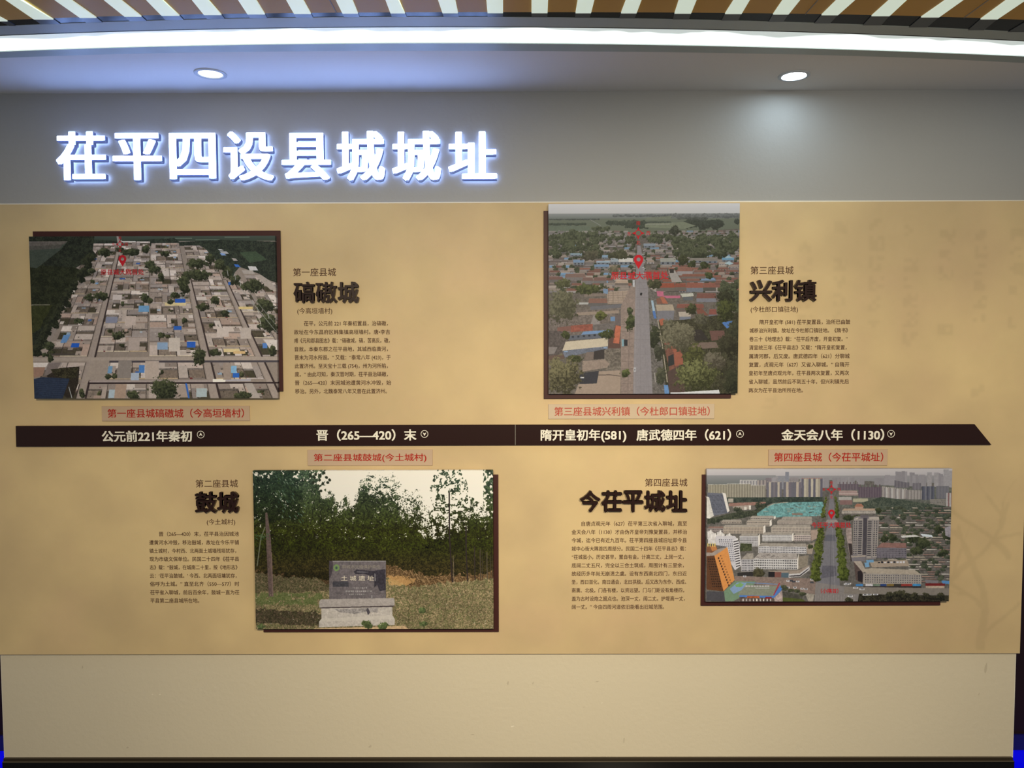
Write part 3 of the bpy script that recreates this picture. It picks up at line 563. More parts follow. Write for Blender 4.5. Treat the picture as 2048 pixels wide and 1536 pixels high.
    s.poly([(1075, 755), (1110, 750), (1160, 800), (1090, 805)], (128, 74, 58)); s.poly([(1245, 848), (1320, 838), (1300, 880), (1282, 890)], (70, 118, 186)); s.poly([(1165, 905), (1262, 903), (1278, 960), (1180, 972)], (112, 76, 66)); s.poly([(1040, 985), (1210, 980), (1225, 1018), (1050, 1030)], (120, 100, 86))
    s.poly([(1040, 900), (1110, 895), (1160, 965), (1060, 975)], (52, 46, 42)); s.poly([(828, 830), (855, 820), (895, 855), (840, 870)], (176, 92, 62)); s.poly([(860, 960), (920, 955), (975, 1040), (992, 1110), (960, 1140), (900, 1180), (870, 1040)], (124, 76, 60), .2); s.poly([(905, 1000), (985, 1060), (990, 1130), (935, 1140), (930, 1060)], (158, 86, 62))
    s.poly([(890, 1075), (925, 1060), (930, 1130), (890, 1145)], (46, 50, 50)); s.line([(820, 830), (850, 1000), (884, 1250)], 7, (160, 148, 124)); s.poly([(885, 1180), (960, 1140), (1000, 1190), (1000, 1320), (895, 1320)], (84, 64, 56)); s.poly([(860, 1268), (888, 1268), (898, 1330), (866, 1330)], (92, 138, 190))
    for y, x, a, b, dk, lt in sorted([(950, 960, 115, 90, (74, 70, 50), (118, 112, 84)), (880, 900, 60, 50, (60, 58, 40), (104, 100, 74)), (1090, 1060, 70, 80, (46, 46, 24), (92, 94, 44)), (1210, 1080, 140, 95, (52, 54, 26), (120, 122, 68)), (1110, 1195, 70, 60, (70, 64, 48), (112, 104, 82)), (830, 1110, 50, 40, (56, 54, 40), (100, 96, 72)), (770, 1270, 65, 70, (38, 42, 20), (84, 90, 40)),
        (680, 1270, 60, 50, (34, 36, 22), (60, 62, 38)), (760, 1045, 40, 35, (40, 42, 24), (80, 84, 46)), (590, 800, 55, 26, (44, 46, 28), (82, 84, 50)), (940, 800, 38, 75, (32, 38, 24), (60, 66, 40)), (1050, 825, 30, 60, (46, 48, 36), (76, 78, 58)), (1200, 840, 30, 60, (56, 58, 42), (92, 92, 66)), (1000, 1290, 70, 70, (40, 38, 24), (66, 64, 42)), (1260, 1320, 60, 90, (36, 38, 24), (62, 64, 40)),
        (900, 1330, 50, 60, (44, 46, 30), (74, 76, 50)), (735, 180, 100, 105, (68, 66, 46), (112, 108, 78)), (620, 360, 100, 34, (46, 52, 26), (92, 98, 50)), (585, 190, 48, 28, (60, 62, 36), (104, 106, 62)), (805, 440, 36, 32, (48, 50, 20), (100, 104, 46)), (925, 480, 50, 30, (36, 42, 20), (76, 84, 40)), (850, 640, 36, 50, (36, 44, 22), (82, 92, 46)), (1190, 603, 32, 30, (44, 50, 24), (96, 104, 52)), (1210, 190, 120, 120, (58, 54, 34), (124, 116, 76)), (1090, 265, 55, 25, (44, 48, 24), (84, 88, 46)),
        (930, 205, 30, 26, (40, 46, 22), (80, 86, 44)), (770, 633, 18, 30, (44, 52, 30), (90, 98, 58)), (500, 525, 34, 30, (84, 78, 56), (122, 112, 84)), (430, 990, 45, 35, (40, 44, 26), (76, 82, 46)), (455, 1050, 26, 26, (40, 46, 24), (72, 80, 42)), (465, 1130, 30, 24, (40, 46, 24), (72, 80, 42)), (540, 1162, 24, 26, (44, 52, 26), (80, 90, 48)), (400, 370, 62, 34, (58, 56, 42), (96, 92, 68)), (395, 560, 66, 28, (50, 52, 34), (84, 84, 56)), (235, 930, 36, 32, (44, 48, 38), (76, 80, 62)), (700, 730, 30, 30, (70, 74, 50), (96, 96, 68))]): s.tree(x, y, a, b, dk, lt)
    s.box(905, 1318, 1235, 1330, (206, 206, 200)); s.poly([(905, 1322), (1228, 1302), (1235, 1330), (905, 1330)], (212, 212, 206)); s.line([(798, 1185), (805, 1250)], 8, (150, 142, 130))
    s.poly([(684, 335), (705, 335), (755, 620), (785, 1335), (655, 1335), (672, 560)], (136, 129, 128), .05)
    for y, w_ in [(580, 70), (620, 76), (680, 88), (760, 98), (860, 105), (960, 112), (1060, 120), (1180, 126), (1280, 130)]: s.line([(712-w_*.42, y), (712+w_*.5, y)], 1.6, (118, 111, 110))
    s.line([(700, 470), (700, 700), (706, 1335)], 1.4, (122, 115, 114)); s.line([(728, 600), (745, 1335)], 1.4, (124, 117, 116)); s.line([(676, 620), (664, 1335)], 2, (158, 148, 142))
    s.tree(708, 655, 7, 9, (24, 24, 28), (50, 50, 56)); s.box(660, 1150, 674, 1178, (186, 184, 182)); s.box(663, 1158, 671, 1172, (120, 118, 120)); s.box(595, 962, 618, 1005, (44, 46, 50)); s.box(580, 960, 594, 1008, (120, 160, 168)); s.box(653, 562, 668, 610, (180, 180, 178))
    for k in range(26): y = 350+k*8; s.box(655+r.uniform(-8, 10), y, 665+r.uniform(0, 8), y+4, pick(r, [(190, 186, 180), (90, 86, 84), (160, 150, 140)])); s.box(716+r.uniform(-4, 14), y, 726+r.uniform(0, 14), y+4, pick(r, [(180, 176, 170), (80, 76, 74), (150, 140, 130)]))
    return s.done()
def paint_tablet():
    s = Pic(2); r = s.r; s.view(490, 900, 3.938)
    s.grad(150, 700, (228, 219, 200), (220, 214, 200))
    H, Wd = s.h, s.w; X, Y = np.meshgrid(np.arange(Wd)/s.k*3.938, np.arange(H)/s.k*3.938)   # picture frame, about 60..1960 shifted
    X = X+64; Y = Y+165
    tops = [(60, 150), (560, 150), (600, 330), (690, 300), (740, 420), (800, 330), (850, 400), (900, 250), (960, 170), (1190, 180), (1250, 300), (1370, 290), (1420, 420), (1500, 470), (1700, 470), (1800, 380), (1880, 420), (1960, 380)]
    top = np.interp(X, *zip(*tops)); thin = np.interp(X, [60, 500, 640, 800, 900, 1000, 1200, 1400, 1500, 1600, 1960], [60, 160, 120, 170, 140, 330, 340, 400, 420, 230, 220])
    dens = np.clip((Y-top)/thin, 0, 1)**.8; fine = s.n2*.5+s.n8*.5
    leaf = (fine < .30+dens*.42) & (Y > top)
    cr = (((X-1610)/150)**2+((Y-330)/210)**2 < 1) | (((X-1560)/120)**2+((Y-560)/120)**2 < 1) | (((X-1760)/110)**2+((Y-520)/150)**2 < 1)
    leaf |= cr & (s.n8 < .50) & (s.n4 < .56)
    leaf |= (X > 1880) & (Y < 560) & (s.n8 < .64-(1960-X)/700)
    leaf |= (X < 640) & (Y < 330) & (s.n8 < .66-(np.clip(X-330, 0, 400))/1400)
    t = np.clip((s.n2*.5+s.n4*.5-.33)*2.8, 0, 1)[..., None]; v = np.clip((Y-250)/620, 0, 1)[..., None]
    up = (np.array((38, 52, 42))*(1-t)+np.array((96, 116, 84))*t); lo = (np.array((28, 26, 10))*(1-t)+np.array((66, 74, 20))*t)
    g = up*(1-np.clip(v*1.6, 0, 1))+lo*np.clip(v*1.6, 0, 1); g = g*(.8+.5*(s.n30[..., None]-.3))
    k = np.clip((Y-760)/160, 0, 1)[..., None]; g = g*(1-k)+(np.array((28, 26, 13))*(1-t)+np.array((72, 62, 30))*t)*k*1.0
    g = np.where(((X+(s.n30-.5)*260 < 460) & (Y+(s.n30-.5)*200 < 560))[..., None], g*np.array([.66, .72, .72]), g)
    s.im = np.where(leaf[..., None] | (Y[..., None] > 800), g, s.im)
    # bank and ground
    gy = np.interp(X, [60, 300, 560, 640, 1110, 1300, 1500, 1960], [960, 1000, 1010, 1060, 1000, 1080, 1050, 1015]); by = np.interp(X, [60, 300, 660, 1110, 1400, 1960], [950, 990, 1030, 900, 985, 980])
    u = np.clip((s.n2-.3)*2.0, 0, 1)[..., None]; tuft = np.clip((s.n4-.42)*3.5, 0, 1)[..., None]
    bank = np.array((70, 52, 32))*(1-u)+np.array((146, 116, 80))*u; gr = np.array((82, 76, 50))*(1-u)+np.array((170, 146, 112))*u; gr = gr*(.84+.32*s.n30[..., None]); gr = gr*(1-.45*tuft)+np.array((104, 110, 66))*.45*tuft
    ed = (s.n8-.5)*90
    s.im = np.where(((Y+ed) > by)[..., None], bank, s.im); s.im = np.where(((Y+ed*.5) > gy)[..., None], gr, s.im)
    left = (X < 600+ed) & (Y+ed*.6 > 1130) & (Y+ed*.5 < 1225+X*.0) & (s.n8 > .36); s.im[left] = s.im[left]*.45+np.array((84, 104, 52))*.5
    sh = (X < 590+ed*.3) & (Y+ed*.5 > 1245+X*.07) & (Y+ed*.4 < 1370+(X-100)*.04); s.im[sh] *= np.array([.62, .60, .62])
    dk = (X < 660) & (Y+ed > 960) & (Y+ed*.7 < 1120); s.im[dk] *= .72
    org = ((X-1210)/110)**2+((Y-1030)/36)**2+(s.n8-.5)*2.4 < 1; s.im[org] = s.im[org]*.35+np.array((206, 158, 98))*.65
    for a in range(26): x = 1120+r.uniform(0, 560); y = 920+(x-1120)*.16+r.uniform(-10, 60); s.line([(x, y), (x+r.uniform(20, 50), y+r.uniform(30, 70))], 3, pick(r, [(150, 124, 88), (92, 72, 46), (170, 140, 100)]))
    # trunks
    s.poly([(160, 490), (178, 490), (205, 700), (222, 1150), (185, 1150), (170, 800)], (92, 76, 70), .25); s.poly([(204, 800), (212, 800), (222, 1150), (212, 1150)], (112, 92, 84)); s.line([(95, 910), (125, 690), (160, 600)], 8, (104, 104, 84))
    for x, x2, yt, yb, w_, c in [(1612, 1632, 330, 1040, 11, (44, 36, 34)), (1742, 1752, 600, 1035, 10, (46, 38, 36)), (1808, 1812, 760, 1025, 8, (52, 44, 38)), (1852, 1856, 780, 1022, 7, (70, 60, 50)), (1868, 1870, 790, 1020, 5, (60, 52, 42)), (1905, 1908, 800, 1015, 7, (84, 74, 60)), (1932, 1934, 830, 1010, 5, (66, 58, 46)), (1948, 1950, 830, 1010, 4, (60, 52, 42))]:
        s.line([(x, yt), (x, (yt+yb)/2), (x2, yb)], w_, c)
    s.line([(1640, 830), (1644, 1040)], 4, (120, 104, 88))
    # overhanging leaves top left
    for x, y in [(595, 200), (590, 235), (645, 215), (655, 255), (615, 265), (550, 215), (540, 255), (560, 190), (625, 180), (600, 320), (520, 200), (670, 235)]:
        a = r.uniform(0, 3.1); q = [(x+14*math.cos(a+b)*w_, y+14*math.sin(a+b)*w_) for b, w_ in ((0, 1), (1.2, .8), (2.2, .9), (3.14, 1), (4.2, .8), (5.2, .9))]; s.poly(q, (40, 46, 34), .2)
    for k in range(60): x, y = r.uniform(240, 480), r.uniform(180, 560); s.line([(x, y), (x+14, y+18)], 6, pick(r, [(74, 96, 78), (40, 60, 44), (96, 112, 92), (52, 70, 36)]))
    for k in range(20): x, y = r.uniform(75, 190), r.uniform(640, 700); s.line([(x, y), (x+16, y+8)], 5, (64, 88, 56))
    # tablet
    s.poly([(662, 868), (1110, 868), (1108, 1170), (662, 1170)], (104, 96, 96), .22); s.poly([(662, 868), (1110, 868), (1110, 876), (662, 876)], (138, 132, 130), .1); s.poly([(662, 868), (690, 868), (692, 930), (676, 990), (662, 1010)], (70, 62, 66), .2)
    s.poly([(855, 955), (880, 938), (1000, 950), (1105, 935), (1108, 1100), (1060, 1110), (1040, 1060), (1015, 1080), (1020, 1000), (940, 972), (870, 975)], (56, 52, 58), .3); s.poly([(880, 950), (985, 958), (940, 964), (878, 962)], (96, 92, 96), .1)
    s.line([(1022, 968), (1026, 1030)], 5, (150, 146, 144)); s.line([(998, 1140), (998, 1165)], 5, (180, 176, 172))
    s.poly([(690, 1032), (815, 1032), (815, 1074), (690, 1074)], (66, 64, 68), .2)
    c = [(720+24*math.cos(a*.52), 924+27*math.sin(a*.52)) for a in range(12)]; s.poly(c, (112, 138, 82), .1); c = [(720+13*math.cos(a*.52), 924+15*math.sin(a*.52)) for a in range(12)]; s.poly(c, (104, 110, 96), .1); c = [(720+8*math.cos(a*.52), 924+10*math.sin(a*.52)) for a in range(12)]; s.poly(c, (56, 84, 64), .1)
    for y, x0, x1 in ((1084, 830, 960), (1110, 790, 990), (1134, 820, 955)):
        for x in np.arange(x0, x1, 15): s.box(x, y-5, x+9, y+5, (146, 140, 136), .5)
    s.poly([(583, 1190), (598, 1172), (1168, 1164), (1176, 1178), (1176, 1224), (583, 1238)], (160, 150, 142), .12); s.poly([(583, 1238), (1176, 1224), (1160, 1236), (596, 1246)], (70, 60, 60), .1)
    s.poly([(598, 1246), (1158, 1234), (1158, 1300), (1176, 1330), (1176, 1378), (580, 1396), (580, 1352), (600, 1326)], (180, 170, 158), .14); s.poly([(600, 1326), (1158, 1300), (1176, 1330), (580, 1352)], (190, 180, 166), .06)
    s.poly([(700, 1250), (1050, 1240), (1040, 1280), (960, 1270), (860, 1290), (740, 1275)], (150, 142, 136), .3); s.poly([(952, 1258), (966, 1240), (984, 1278), (966, 1300)], (76, 70, 74), .1)
    s.poly([(540, 1405), (1250, 1385), (1290, 1412), (545, 1412)], (190, 160, 120), .15)
    for x, y in ((965, 1380), (950, 1365), (1090, 1375), (1080, 1390), (1390, 1260), (1400, 1370), (120, 1390)): s.tree(x, y, 34, 24, (58, 66, 40), (108, 122, 74))
    for k in range(260):
        x = r.uniform(80, 1955); y = r.uniform(1120, 1408)
        if not 575 < x < 1180: s.line([(x, y), (x+r.uniform(-9, 9), y-r.uniform(2, 9))], 3, pick(r, [(176, 158, 124), (60, 54, 36), (92, 104, 58), (200, 190, 166)]))
    return s.done()
def paint_city():
    s = Pic(4); r = s.r; s.view(1390, 890, 3.864)
    s.grad(175, 240, (184, 178, 172), (168, 163, 160)); s.grad(238, 330, (140, 138, 136), (118, 118, 116)); s.poly([(80, 240), (2000, 300), (2000, 1230), (80, 1230)], (96, 92, 84), .25)
    s.grad(232, 300, (132, 132, 130), (104, 108, 104), 80, 620)
    for k in range(70):     # hazy skyline
        x = r.uniform(560, 1980); t = 262-(x > 1450)*r.uniform(0, 50)-r.uniform(0, 14); s.box(x, t, x+r.uniform(14, 50), 330, np.array((138, 134, 134))*r.uniform(.94, 1.04), .03)
    for x0, y0, x1, c in [(697, 208, 724, (122, 124, 130)), (1790, 212, 1828, (146, 142, 140)), (1845, 214, 1880, (148, 144, 142)), (1918, 190, 1958, (150, 146, 144)), (640, 238, 700, (128, 128, 130)), (735, 250, 800, (130, 124, 122)), (545, 252, 590, (116, 108, 110)), (1955, 200, 1985, (150, 146, 144))]: s.box(x0, y0, x1, 340, c)
    s.poly([(1100, 300), (2000, 330), (2000, 480), (1100, 480)], (96, 98, 88), .25)
    def tower(x0, y0, x1, y1, walls, n, cap=None, sk=0):
        w_ = (x1-x0)/n
        for i in range(n): s.poly([(x0+i*w_, y0+sk*i/n), (x0+(i+1)*w_, y0+sk*(i+1)/n), (x0+(i+1)*w_, y1), (x0+i*w_, y1)], walls[i % len(walls)], .04)
        if cap:
            for i in range(n): s.box(x0+i*w_+w_*.1, y0-5+sk*i/n, x0+i*w_+w_*.7, y0+1+sk*i/n, cap)
    BE, BG, GR = (150, 142, 122), (128, 122, 108), (98, 96, 102)
    tower(345, 272, 480, 330, [(168, 164, 158), (126, 124, 124)], 12, (184, 180, 170)); tower(480, 270, 560, 330, [(150, 140, 132), (110, 104, 104)], 6)
    tower(100, 305, 245, 400, [(146, 140, 118), (126, 120, 102)], 14, (190, 186, 172)); tower(245, 300, 430, 402, [(146, 140, 120), (122, 116, 100)], 18, (186, 182, 168)); tower(430, 310, 545, 404, [(148, 142, 124), (124, 118, 104)], 12, (182, 178, 166))
    tower(553, 285, 670, 402, [GR, (168, 158, 140), GR, (112, 106, 108)], 7, (150, 140, 130)); tower(683, 285, 820, 402, [GR, (166, 154, 136), (104, 98, 104), GR], 7, (150, 140, 130)); tower(822, 258, 985, 404, [(92, 90, 98), (170, 162, 140), (150, 142, 124), (92, 90, 98), (172, 164, 144)], 9, (150, 110, 100), 0)
    tower(1105, 300, 1262, 345, [(104, 94, 98), (92, 82, 88)], 14); tower(1262, 325, 1442, 405, [(88, 76, 84), (100, 88, 94)], 18)
    for k in range(6): s.box(1272+k*30, 304, 1280+k*30, 330, (92, 78, 80)); s.box(1115+k*27, 284, 1121+k*27, 304, (92, 78, 80))
    s.poly([(1110, 350), (1250, 352), (1262, 390), (1110, 388)], (150, 128, 120), .1); s.box(1110, 372, 1262, 378, (178, 160, 150)); s.box(1110, 400, 1210, 424, (156, 152, 144)); s.box(1220, 412, 1335, 440, (160, 156, 128)); s.box(1120, 424, 1215, 460, (124, 96, 90))
    tower(1540, 272, 1655, 330, [(98, 94, 98), (110, 106, 108)], 9, None, 22); tower(1680, 295, 1745, 345, [(104, 100, 104), (116, 112, 114)], 5); tower(1445, 325, 1640, 415, [(150, 142, 134), (128, 122, 118), (172, 168, 160)], 14, (170, 162, 150), 20); tower(1640, 345, 1760, 420, [(126, 120, 114), (150, 144, 136)], 10, None, 6)
    tower(1752, 320, 1848, 425, [(74, 76, 86), (88, 90, 100), (110, 110, 114)], 8); tower(1862, 318, 1960, 415, [(104, 104, 108), (112, 110, 112)], 8); tower(1940, 370, 1988, 490, [(170, 166, 160), (128, 96, 92)], 4); s.box(1815, 420, 1940, 480, (136, 130, 118)); s.windows(1815, 425, 1940, 475, 12, 4, (90, 90, 88))
    s.foliage([(120, 402), (990, 400), (1000, 450), (600, 445), (540, 470), (130, 440)], (42, 52, 46), (70, 78, 66)); s.foliage([(1440, 400), (1990, 480), (1990, 560), (1420, 540), (1200, 470)], (54, 64, 54), (88, 94, 78))
    # left pair of slabs
    s.poly([(95, 365), (230, 372), (262, 500), (262, 520), (140, 545), (95, 420)], (98, 100, 108), .1); s.windows(100, 380, 232, 520, 16, 14, (62, 66, 78), .5, .5, 0, 28); s.poly([(210, 365), (236, 372), (266, 505), (250, 520)], (206, 200, 186)); s.poly([(90, 395), (108, 400), (145, 545), (110, 565), (90, 560)], (206, 200, 184)); s.windows(92, 405, 118, 550, 3, 16, (120, 118, 112), .4, .4, 0, 24)
    s.box(255, 410, 296, 440, (160, 152, 136)); s.poly([(260, 445), (545, 436), (548, 446), (470, 462), (300, 470), (262, 470)], (140, 106, 92), .15); s.poly([(290, 472), (425, 460), (435, 490), (380, 500), (300, 490)], (150, 138, 124), .1); s.box(380, 474, 398, 498, (198, 192, 176)); s.box(416, 464, 432, 496, (206, 200, 184))
    s.poly([(465, 535), (560, 470), (620, 444), (985, 436), (1005, 500), (985, 545), (640, 556), (480, 548)], (98, 146, 142), .3)
    for k in range(50): x = r.uniform(520, 980); y = r.uniform(450, 540); s.box(x, y, x+r.uniform(10, 46), y+r.uniform(2, 5), pick(r, [(120, 166, 158), (84, 112, 108), (140, 132, 112), (70, 66, 58), (108, 158, 156)]), .1)
    s.line([(560, 472), (620, 448), (720, 440)], 4, (168, 160, 140)); s.box(750, 524, 832, 540, (128, 110, 96))
    s.foliage([(95, 570), (300, 520), (460, 500), (545, 450), (560, 470), (470, 530), (380, 560), (200, 580), (95, 610)], (44, 50, 40), (76, 80, 60))
    for x, y in [(330, 495), (490, 465), (350, 520), (400, 530), (250, 560), (150, 580), (450, 530), (300, 540)]: s.tree(x, y, 34, 22, (42, 48, 38), (74, 78, 60))
    def slab(x0, y0, x1, y1, wall, nx, ny, roof=(150, 142, 128), rh=14, sk=0, end=0, wc=(64, 60, 60)):
        s.poly([(x0+rh, y0-rh), (x1-4, y0-rh+sk), (x1, y0+sk), (x0, y0)], roof, .12); s.line([(x0, y0), (x1, y0+sk)], 2.6, np.array(roof)*.62)
        s.poly([(x0, y0), (x1, y0+sk), (x1, y1+sk), (x0, y1)], wall, .05); s.windows(x0+2, y0+3, x1-2, y1, nx, ny, wc, .52, .5, sk)
        if end: s.poly([(x1, y0+sk-4), (x1+end, y0+sk-rh), (x1+end+2, y1+sk-8), (x1, y1+sk)], (214, 206, 190), .04)
    WR = (184, 176, 160)
    slab(430, 555, 610, 572, (160, 150, 136), 22, 1, rh=12, end=12); slab(670, 562, 905, 575, (160, 150, 136), 28, 1, rh=12); slab(205, 585, 360, 604, (160, 148, 132), 12, 1, rh=12); slab(400, 585, 578, 625, (172, 160, 142), 26, 2, rh=14, end=14)
    slab(635, 585, 905, 612, (170, 158, 142), 30, 2, rh=12); slab(95, 640, 220, 672, (140, 130, 122), 12, 2, roof=(132, 104, 92)); slab(220, 630, 528, 682, (170, 156, 136), 32, 4, rh=16, end=16); slab(590, 632, 895, 680, (176, 164, 146), 32, 4, rh=16)
    slab(345, 700, 490, 780, (186, 182, 176), 16, 6, rh=20, end=12, wc=(70, 70, 76)); slab(520, 690, 750, 742, (192, 188, 180), 22, 4, rh=18, end=12, wc=(72, 72, 76)); slab(765, 695, 895, 740, (190, 176, 164), 16, 3, rh=16); s.poly([(895, 655), (955, 650), (940, 720), (900, 740)], (160, 140, 122), .1)
    s.foliage([(350, 755), (440, 760), (440, 815), (350, 820)], (52, 58, 38), (84, 88, 60))
    slab(490, 778, 862, 832, (190, 186, 180), 30, 3, rh=24, sk=6, wc=(74, 74, 80)); s.poly([(862, 770), (925, 750), (905, 840), (870, 840)], (150, 136, 118), .1); s.tree(890, 780, 22, 20, (56, 62, 40), (90, 94, 64))
    # white curved tower
    for x, y in ((95, 665), (130, 690), (170, 670), (190, 700), (240, 690), (100, 700)): s.poly([(x, y), (x+26, y-8), (x+60, y+16), (x+60, y+60), (x, y+60)], (196, 190, 180), .12); s.box(x+22, y-14, x+32, y+18, (214, 208, 196))
    s.poly([(160, 700), (310, 700), (340, 740), (360, 930), (310, 965), (270, 900), (240, 780), (160, 770)], (186, 182, 180), .08); s.windows(180, 720, 290, 900, 7, 11, (104, 106, 116), .5, .5, 0, 30)
    s.poly([(288, 735), (332, 715), (358, 930), (322, 950)], (206, 202, 196), .03)
    for k in range(11): y = 742+k*19; s.poly([(296+k*2.2, y), (334+k*1.6, y-10), (337+k*1.6, y-1), (297+k*2.2, y+8)], (70, 66, 68))
    # big near white block
    slab(358, 880, 455, 975, (178, 174, 170), 8, 5, rh=46, wc=(56, 56, 62)); slab(455, 875, 792, 955, (192, 188, 180), 24, 4, roof=(158, 150, 140), rh=46, sk=6, end=10, wc=(54, 54, 58))
    for k in range(16): x = 470+r.uniform(0, 300); y = 838+r.uniform(0, 26); s.line([(x, y+10), (x+10, y), (x+20, y+10)], 2.5, (104, 98, 92))
    s.poly([(800, 860), (880, 850), (870, 930), (800, 960)], (132, 122, 104), .15); s.poly([(570, 970), (800, 965), (885, 925), (885, 950), (810, 1000), (730, 1010), (600, 985)], (146, 132, 116), .1)
    s.poly([(720, 995), (810, 990), (885, 935), (888, 965), (815, 1015), (722, 1025)], (188, 184, 178), .05); s.poly([(730, 1008), (812, 1002), (880, 950), (880, 958), (814, 1012), (730, 1016)], (60, 56, 58))
    s.box(568, 978, 618, 1018, (36, 34, 36)); s.box(618, 980, 668, 1020, (122, 78, 68)); s.box(668, 986, 725, 1028, (78, 96, 104)); s.poly([(330, 985), (480, 975), (480, 1010), (330, 1010)], (48, 46, 44)); s.tree(490, 990, 40, 38, (48, 46, 32), (84, 80, 54))
    s.poly([(310, 1010), (900, 1030), (940, 1030), (935, 1160), (680, 1100), (310, 1050)], (128, 110, 98), .15)
    for x, y in [(385, 1012), (720, 1048), (745, 1046), (765, 1054), (795, 1052), (905, 1038), (905, 1060), (775, 1100), (720, 1100), (830, 1108), (860, 1112), (700, 1092), (1175, 1070), (1175, 1130)]: s.box(x-13, y-6, x+13, y+7, pick(r, [(200, 198, 194), (190, 188, 184), (60, 60, 64)])); s.box(x-7, y-4, x+7, y+2, (70, 72, 78))
    # orange tower
    s.poly([(90, 855), (165, 850), (225, 1130), (90, 1115)], (92, 58, 36), .12); s.windows(96, 870, 170, 1100, 5, 12, (50, 36, 28), .6, .5, 0, 38); s.poly([(150, 850), (250, 786), (308, 1040), (222, 1128)], (206, 134, 66), .04)
    for k in range(11): s.poly([(176+k*8, 868+k*21), (186+k*8, 862+k*21), (189+k*8, 876+k*21), (180+k*8, 882+k*21)], (72, 48, 36)); s.poly([(196+k*8, 850+k*21), (202+k*8, 846+k*21), (204+k*8, 856+k*21), (198+k*8, 860+k*21)], (96, 62, 40))
    s.poly([(90, 830), (180, 800), (250, 786), (155, 850), (90, 855)], (150, 136, 122), .08); s.poly([(90, 780), (160, 768), (175, 800), (130, 830), (90, 825)], (122, 78, 50), .1); s.poly([(120, 782), (158, 772), (172, 805), (132, 818)], (180, 116, 62), .06)
    for k in range(4): s.box(96+k*18, 756, 104+k*18, 782, (206, 182, 96))
    s.poly([(90, 1128), (225, 1132), (275, 1155), (240, 1208), (90, 1202)], (72, 70, 72), .08)
    s.poly([(225, 1130), (310, 1050), (470, 1052), (420, 1140), (300, 1205), (235, 1208)], (108, 134, 104), .06); s.poly([(270, 1110), (330, 1060), (400, 1062), (380, 1110), (300, 1150)], (120, 146, 176), .05); s.poly([(310, 1080), (350, 1062), (380, 1075), (360, 1095), (320, 1095)], (112, 156, 92), .05)
    s.poly([(330, 1155), (395, 1080), (650, 1090), (610, 1165), (345, 1160)], (126, 130, 110), .08); s.line([(395, 1060), (640, 1075)], 5, (96, 130, 176)); s.poly([(345, 1158), (605, 1166), (660, 1085), (675, 1090), (672, 1120), (610, 1182), (345, 1172)], (74, 116, 180), .05)
    s.poly([(345, 1172), (610, 1182), (612, 1210), (350, 1210)], (92, 78, 70), .3); s.box(405, 1166, 500, 1182, (168, 84, 44), .3); s.box(545, 1172, 595, 1188, (128, 40, 44)); s.windows(360, 1185, 600, 1208, 9, 1, (196, 190, 180), .3, .8)
    for k in range(9): s.box(392+k*21, 1084, 408+k*21, 1096, (176, 172, 164)); s.box(470+k*12, 1100, 480+k*12, 1110, (160, 156, 150))
    s.line([(610, 1160), (655, 1065)], 8, (160, 44, 62)); s.poly([(612, 1182), (672, 1122), (684, 1210), (620, 1210)], (170, 150, 140), .25)
    s.poly([(680, 1130), (840, 1160), (830, 1200), (685, 1180)], (74, 72, 62), .25); s.poly([(680, 1176), (830, 1190), (860, 1210), (680, 1210)], (78, 86, 40), .1); s.poly([(850, 1145), (925, 1150), (915, 1210), (880, 1210)], (150, 142, 126), .2)
    for x, y in [(700, 1110), (740, 1120), (790, 1125), (690, 1095), (830, 1150)]: s.tree(x, y, 26, 14, (50, 54, 38), (84, 88, 60))
    # avenue
    s.poly([(1040, 380), (1065, 380), (1085, 560), (1130, 1210), (925, 1210), (945, 1040), (1020, 640)], (112, 110, 112), .05); s.poly([(1020, 575), (1095, 575), (1110, 600), (1005, 600)], (142, 132, 124)); s.poly([(1010, 690), (1080, 690), (1090, 740), (1000, 740)], (92, 92, 98)); s.poly([(985, 930), (1090, 930), (1095, 1010), (975, 1030)], (92, 90, 96), .15); s.poly([(935, 1060), (1290, 1110), (1260, 1210), (925, 1210)], (124, 118, 112), .06)
    s.line([(1050, 700), (1045, 1150)], 2.5, (70, 68, 72)); s.line([(1062, 640), (1085, 1150)], 1.6, (150, 148, 146))
    for k in range(16): s.line([(935+k*20, 1155), (932+k*20, 1205)], 2.4, (146, 140, 132))
    for k in range(40):
        t = k/39; y = 400+t**1.3*620; w_ = 7+t*42
        if 555 < y < 640: continue
        s.tree(1024-6-t*62+r.uniform(-6, 6)-w_*.5, y, w_*.85, w_*.6, (46, 54, 22), (96, 106, 44)); s.tree(1080+t*62+r.uniform(-6, 6)+w_*.1, y, w_*.85, w_*.6, (44, 52, 20), (92, 104, 42))
    s.poly([(1165, 640), (1210, 640), (1215, 760), (1200, 880), (1170, 700)], (150, 134, 124), .2); s.poly([(1185, 760), (1212, 760), (1225, 890), (1205, 900)], (58, 50, 48))
    # palace-like building
    slab(1135, 505, 1395, 530, (178, 170, 154), 30, 2, roof=(168, 144, 120), rh=16, wc=(84, 76, 74)); s.poly([(1230, 475), (1250, 452), (1285, 452), (1305, 475)], (156, 106, 82)); s.box(1235, 475, 1300, 492, (170, 140, 118))
    # right old town
    for y in range(480, 1060, 19):
        x = 1400+r.uniform(0, 30) if y < 900 else 1650
        while x < 1975:
            w_ = r.uniform(40, 100); c = pick(r, [(150, 140, 120), (132, 104, 92), (168, 158, 138), (120, 112, 100), (108, 98, 92), (160, 130, 112), (178, 172, 158)])
            if r.random() < .75: s.poly([(x, y), (x+w_, y+3), (x+w_+6, y+11), (x+5, y+9)], c, .1); s.box(x+5, y+9, x+w_+5, y+14, (70, 64, 58))
            if r.random() < .42: s.tree(x+r.uniform(0, w_), y+6, 24, 14, (50, 56, 44), (82, 88, 66))
            x += w_+r.uniform(4, 24)
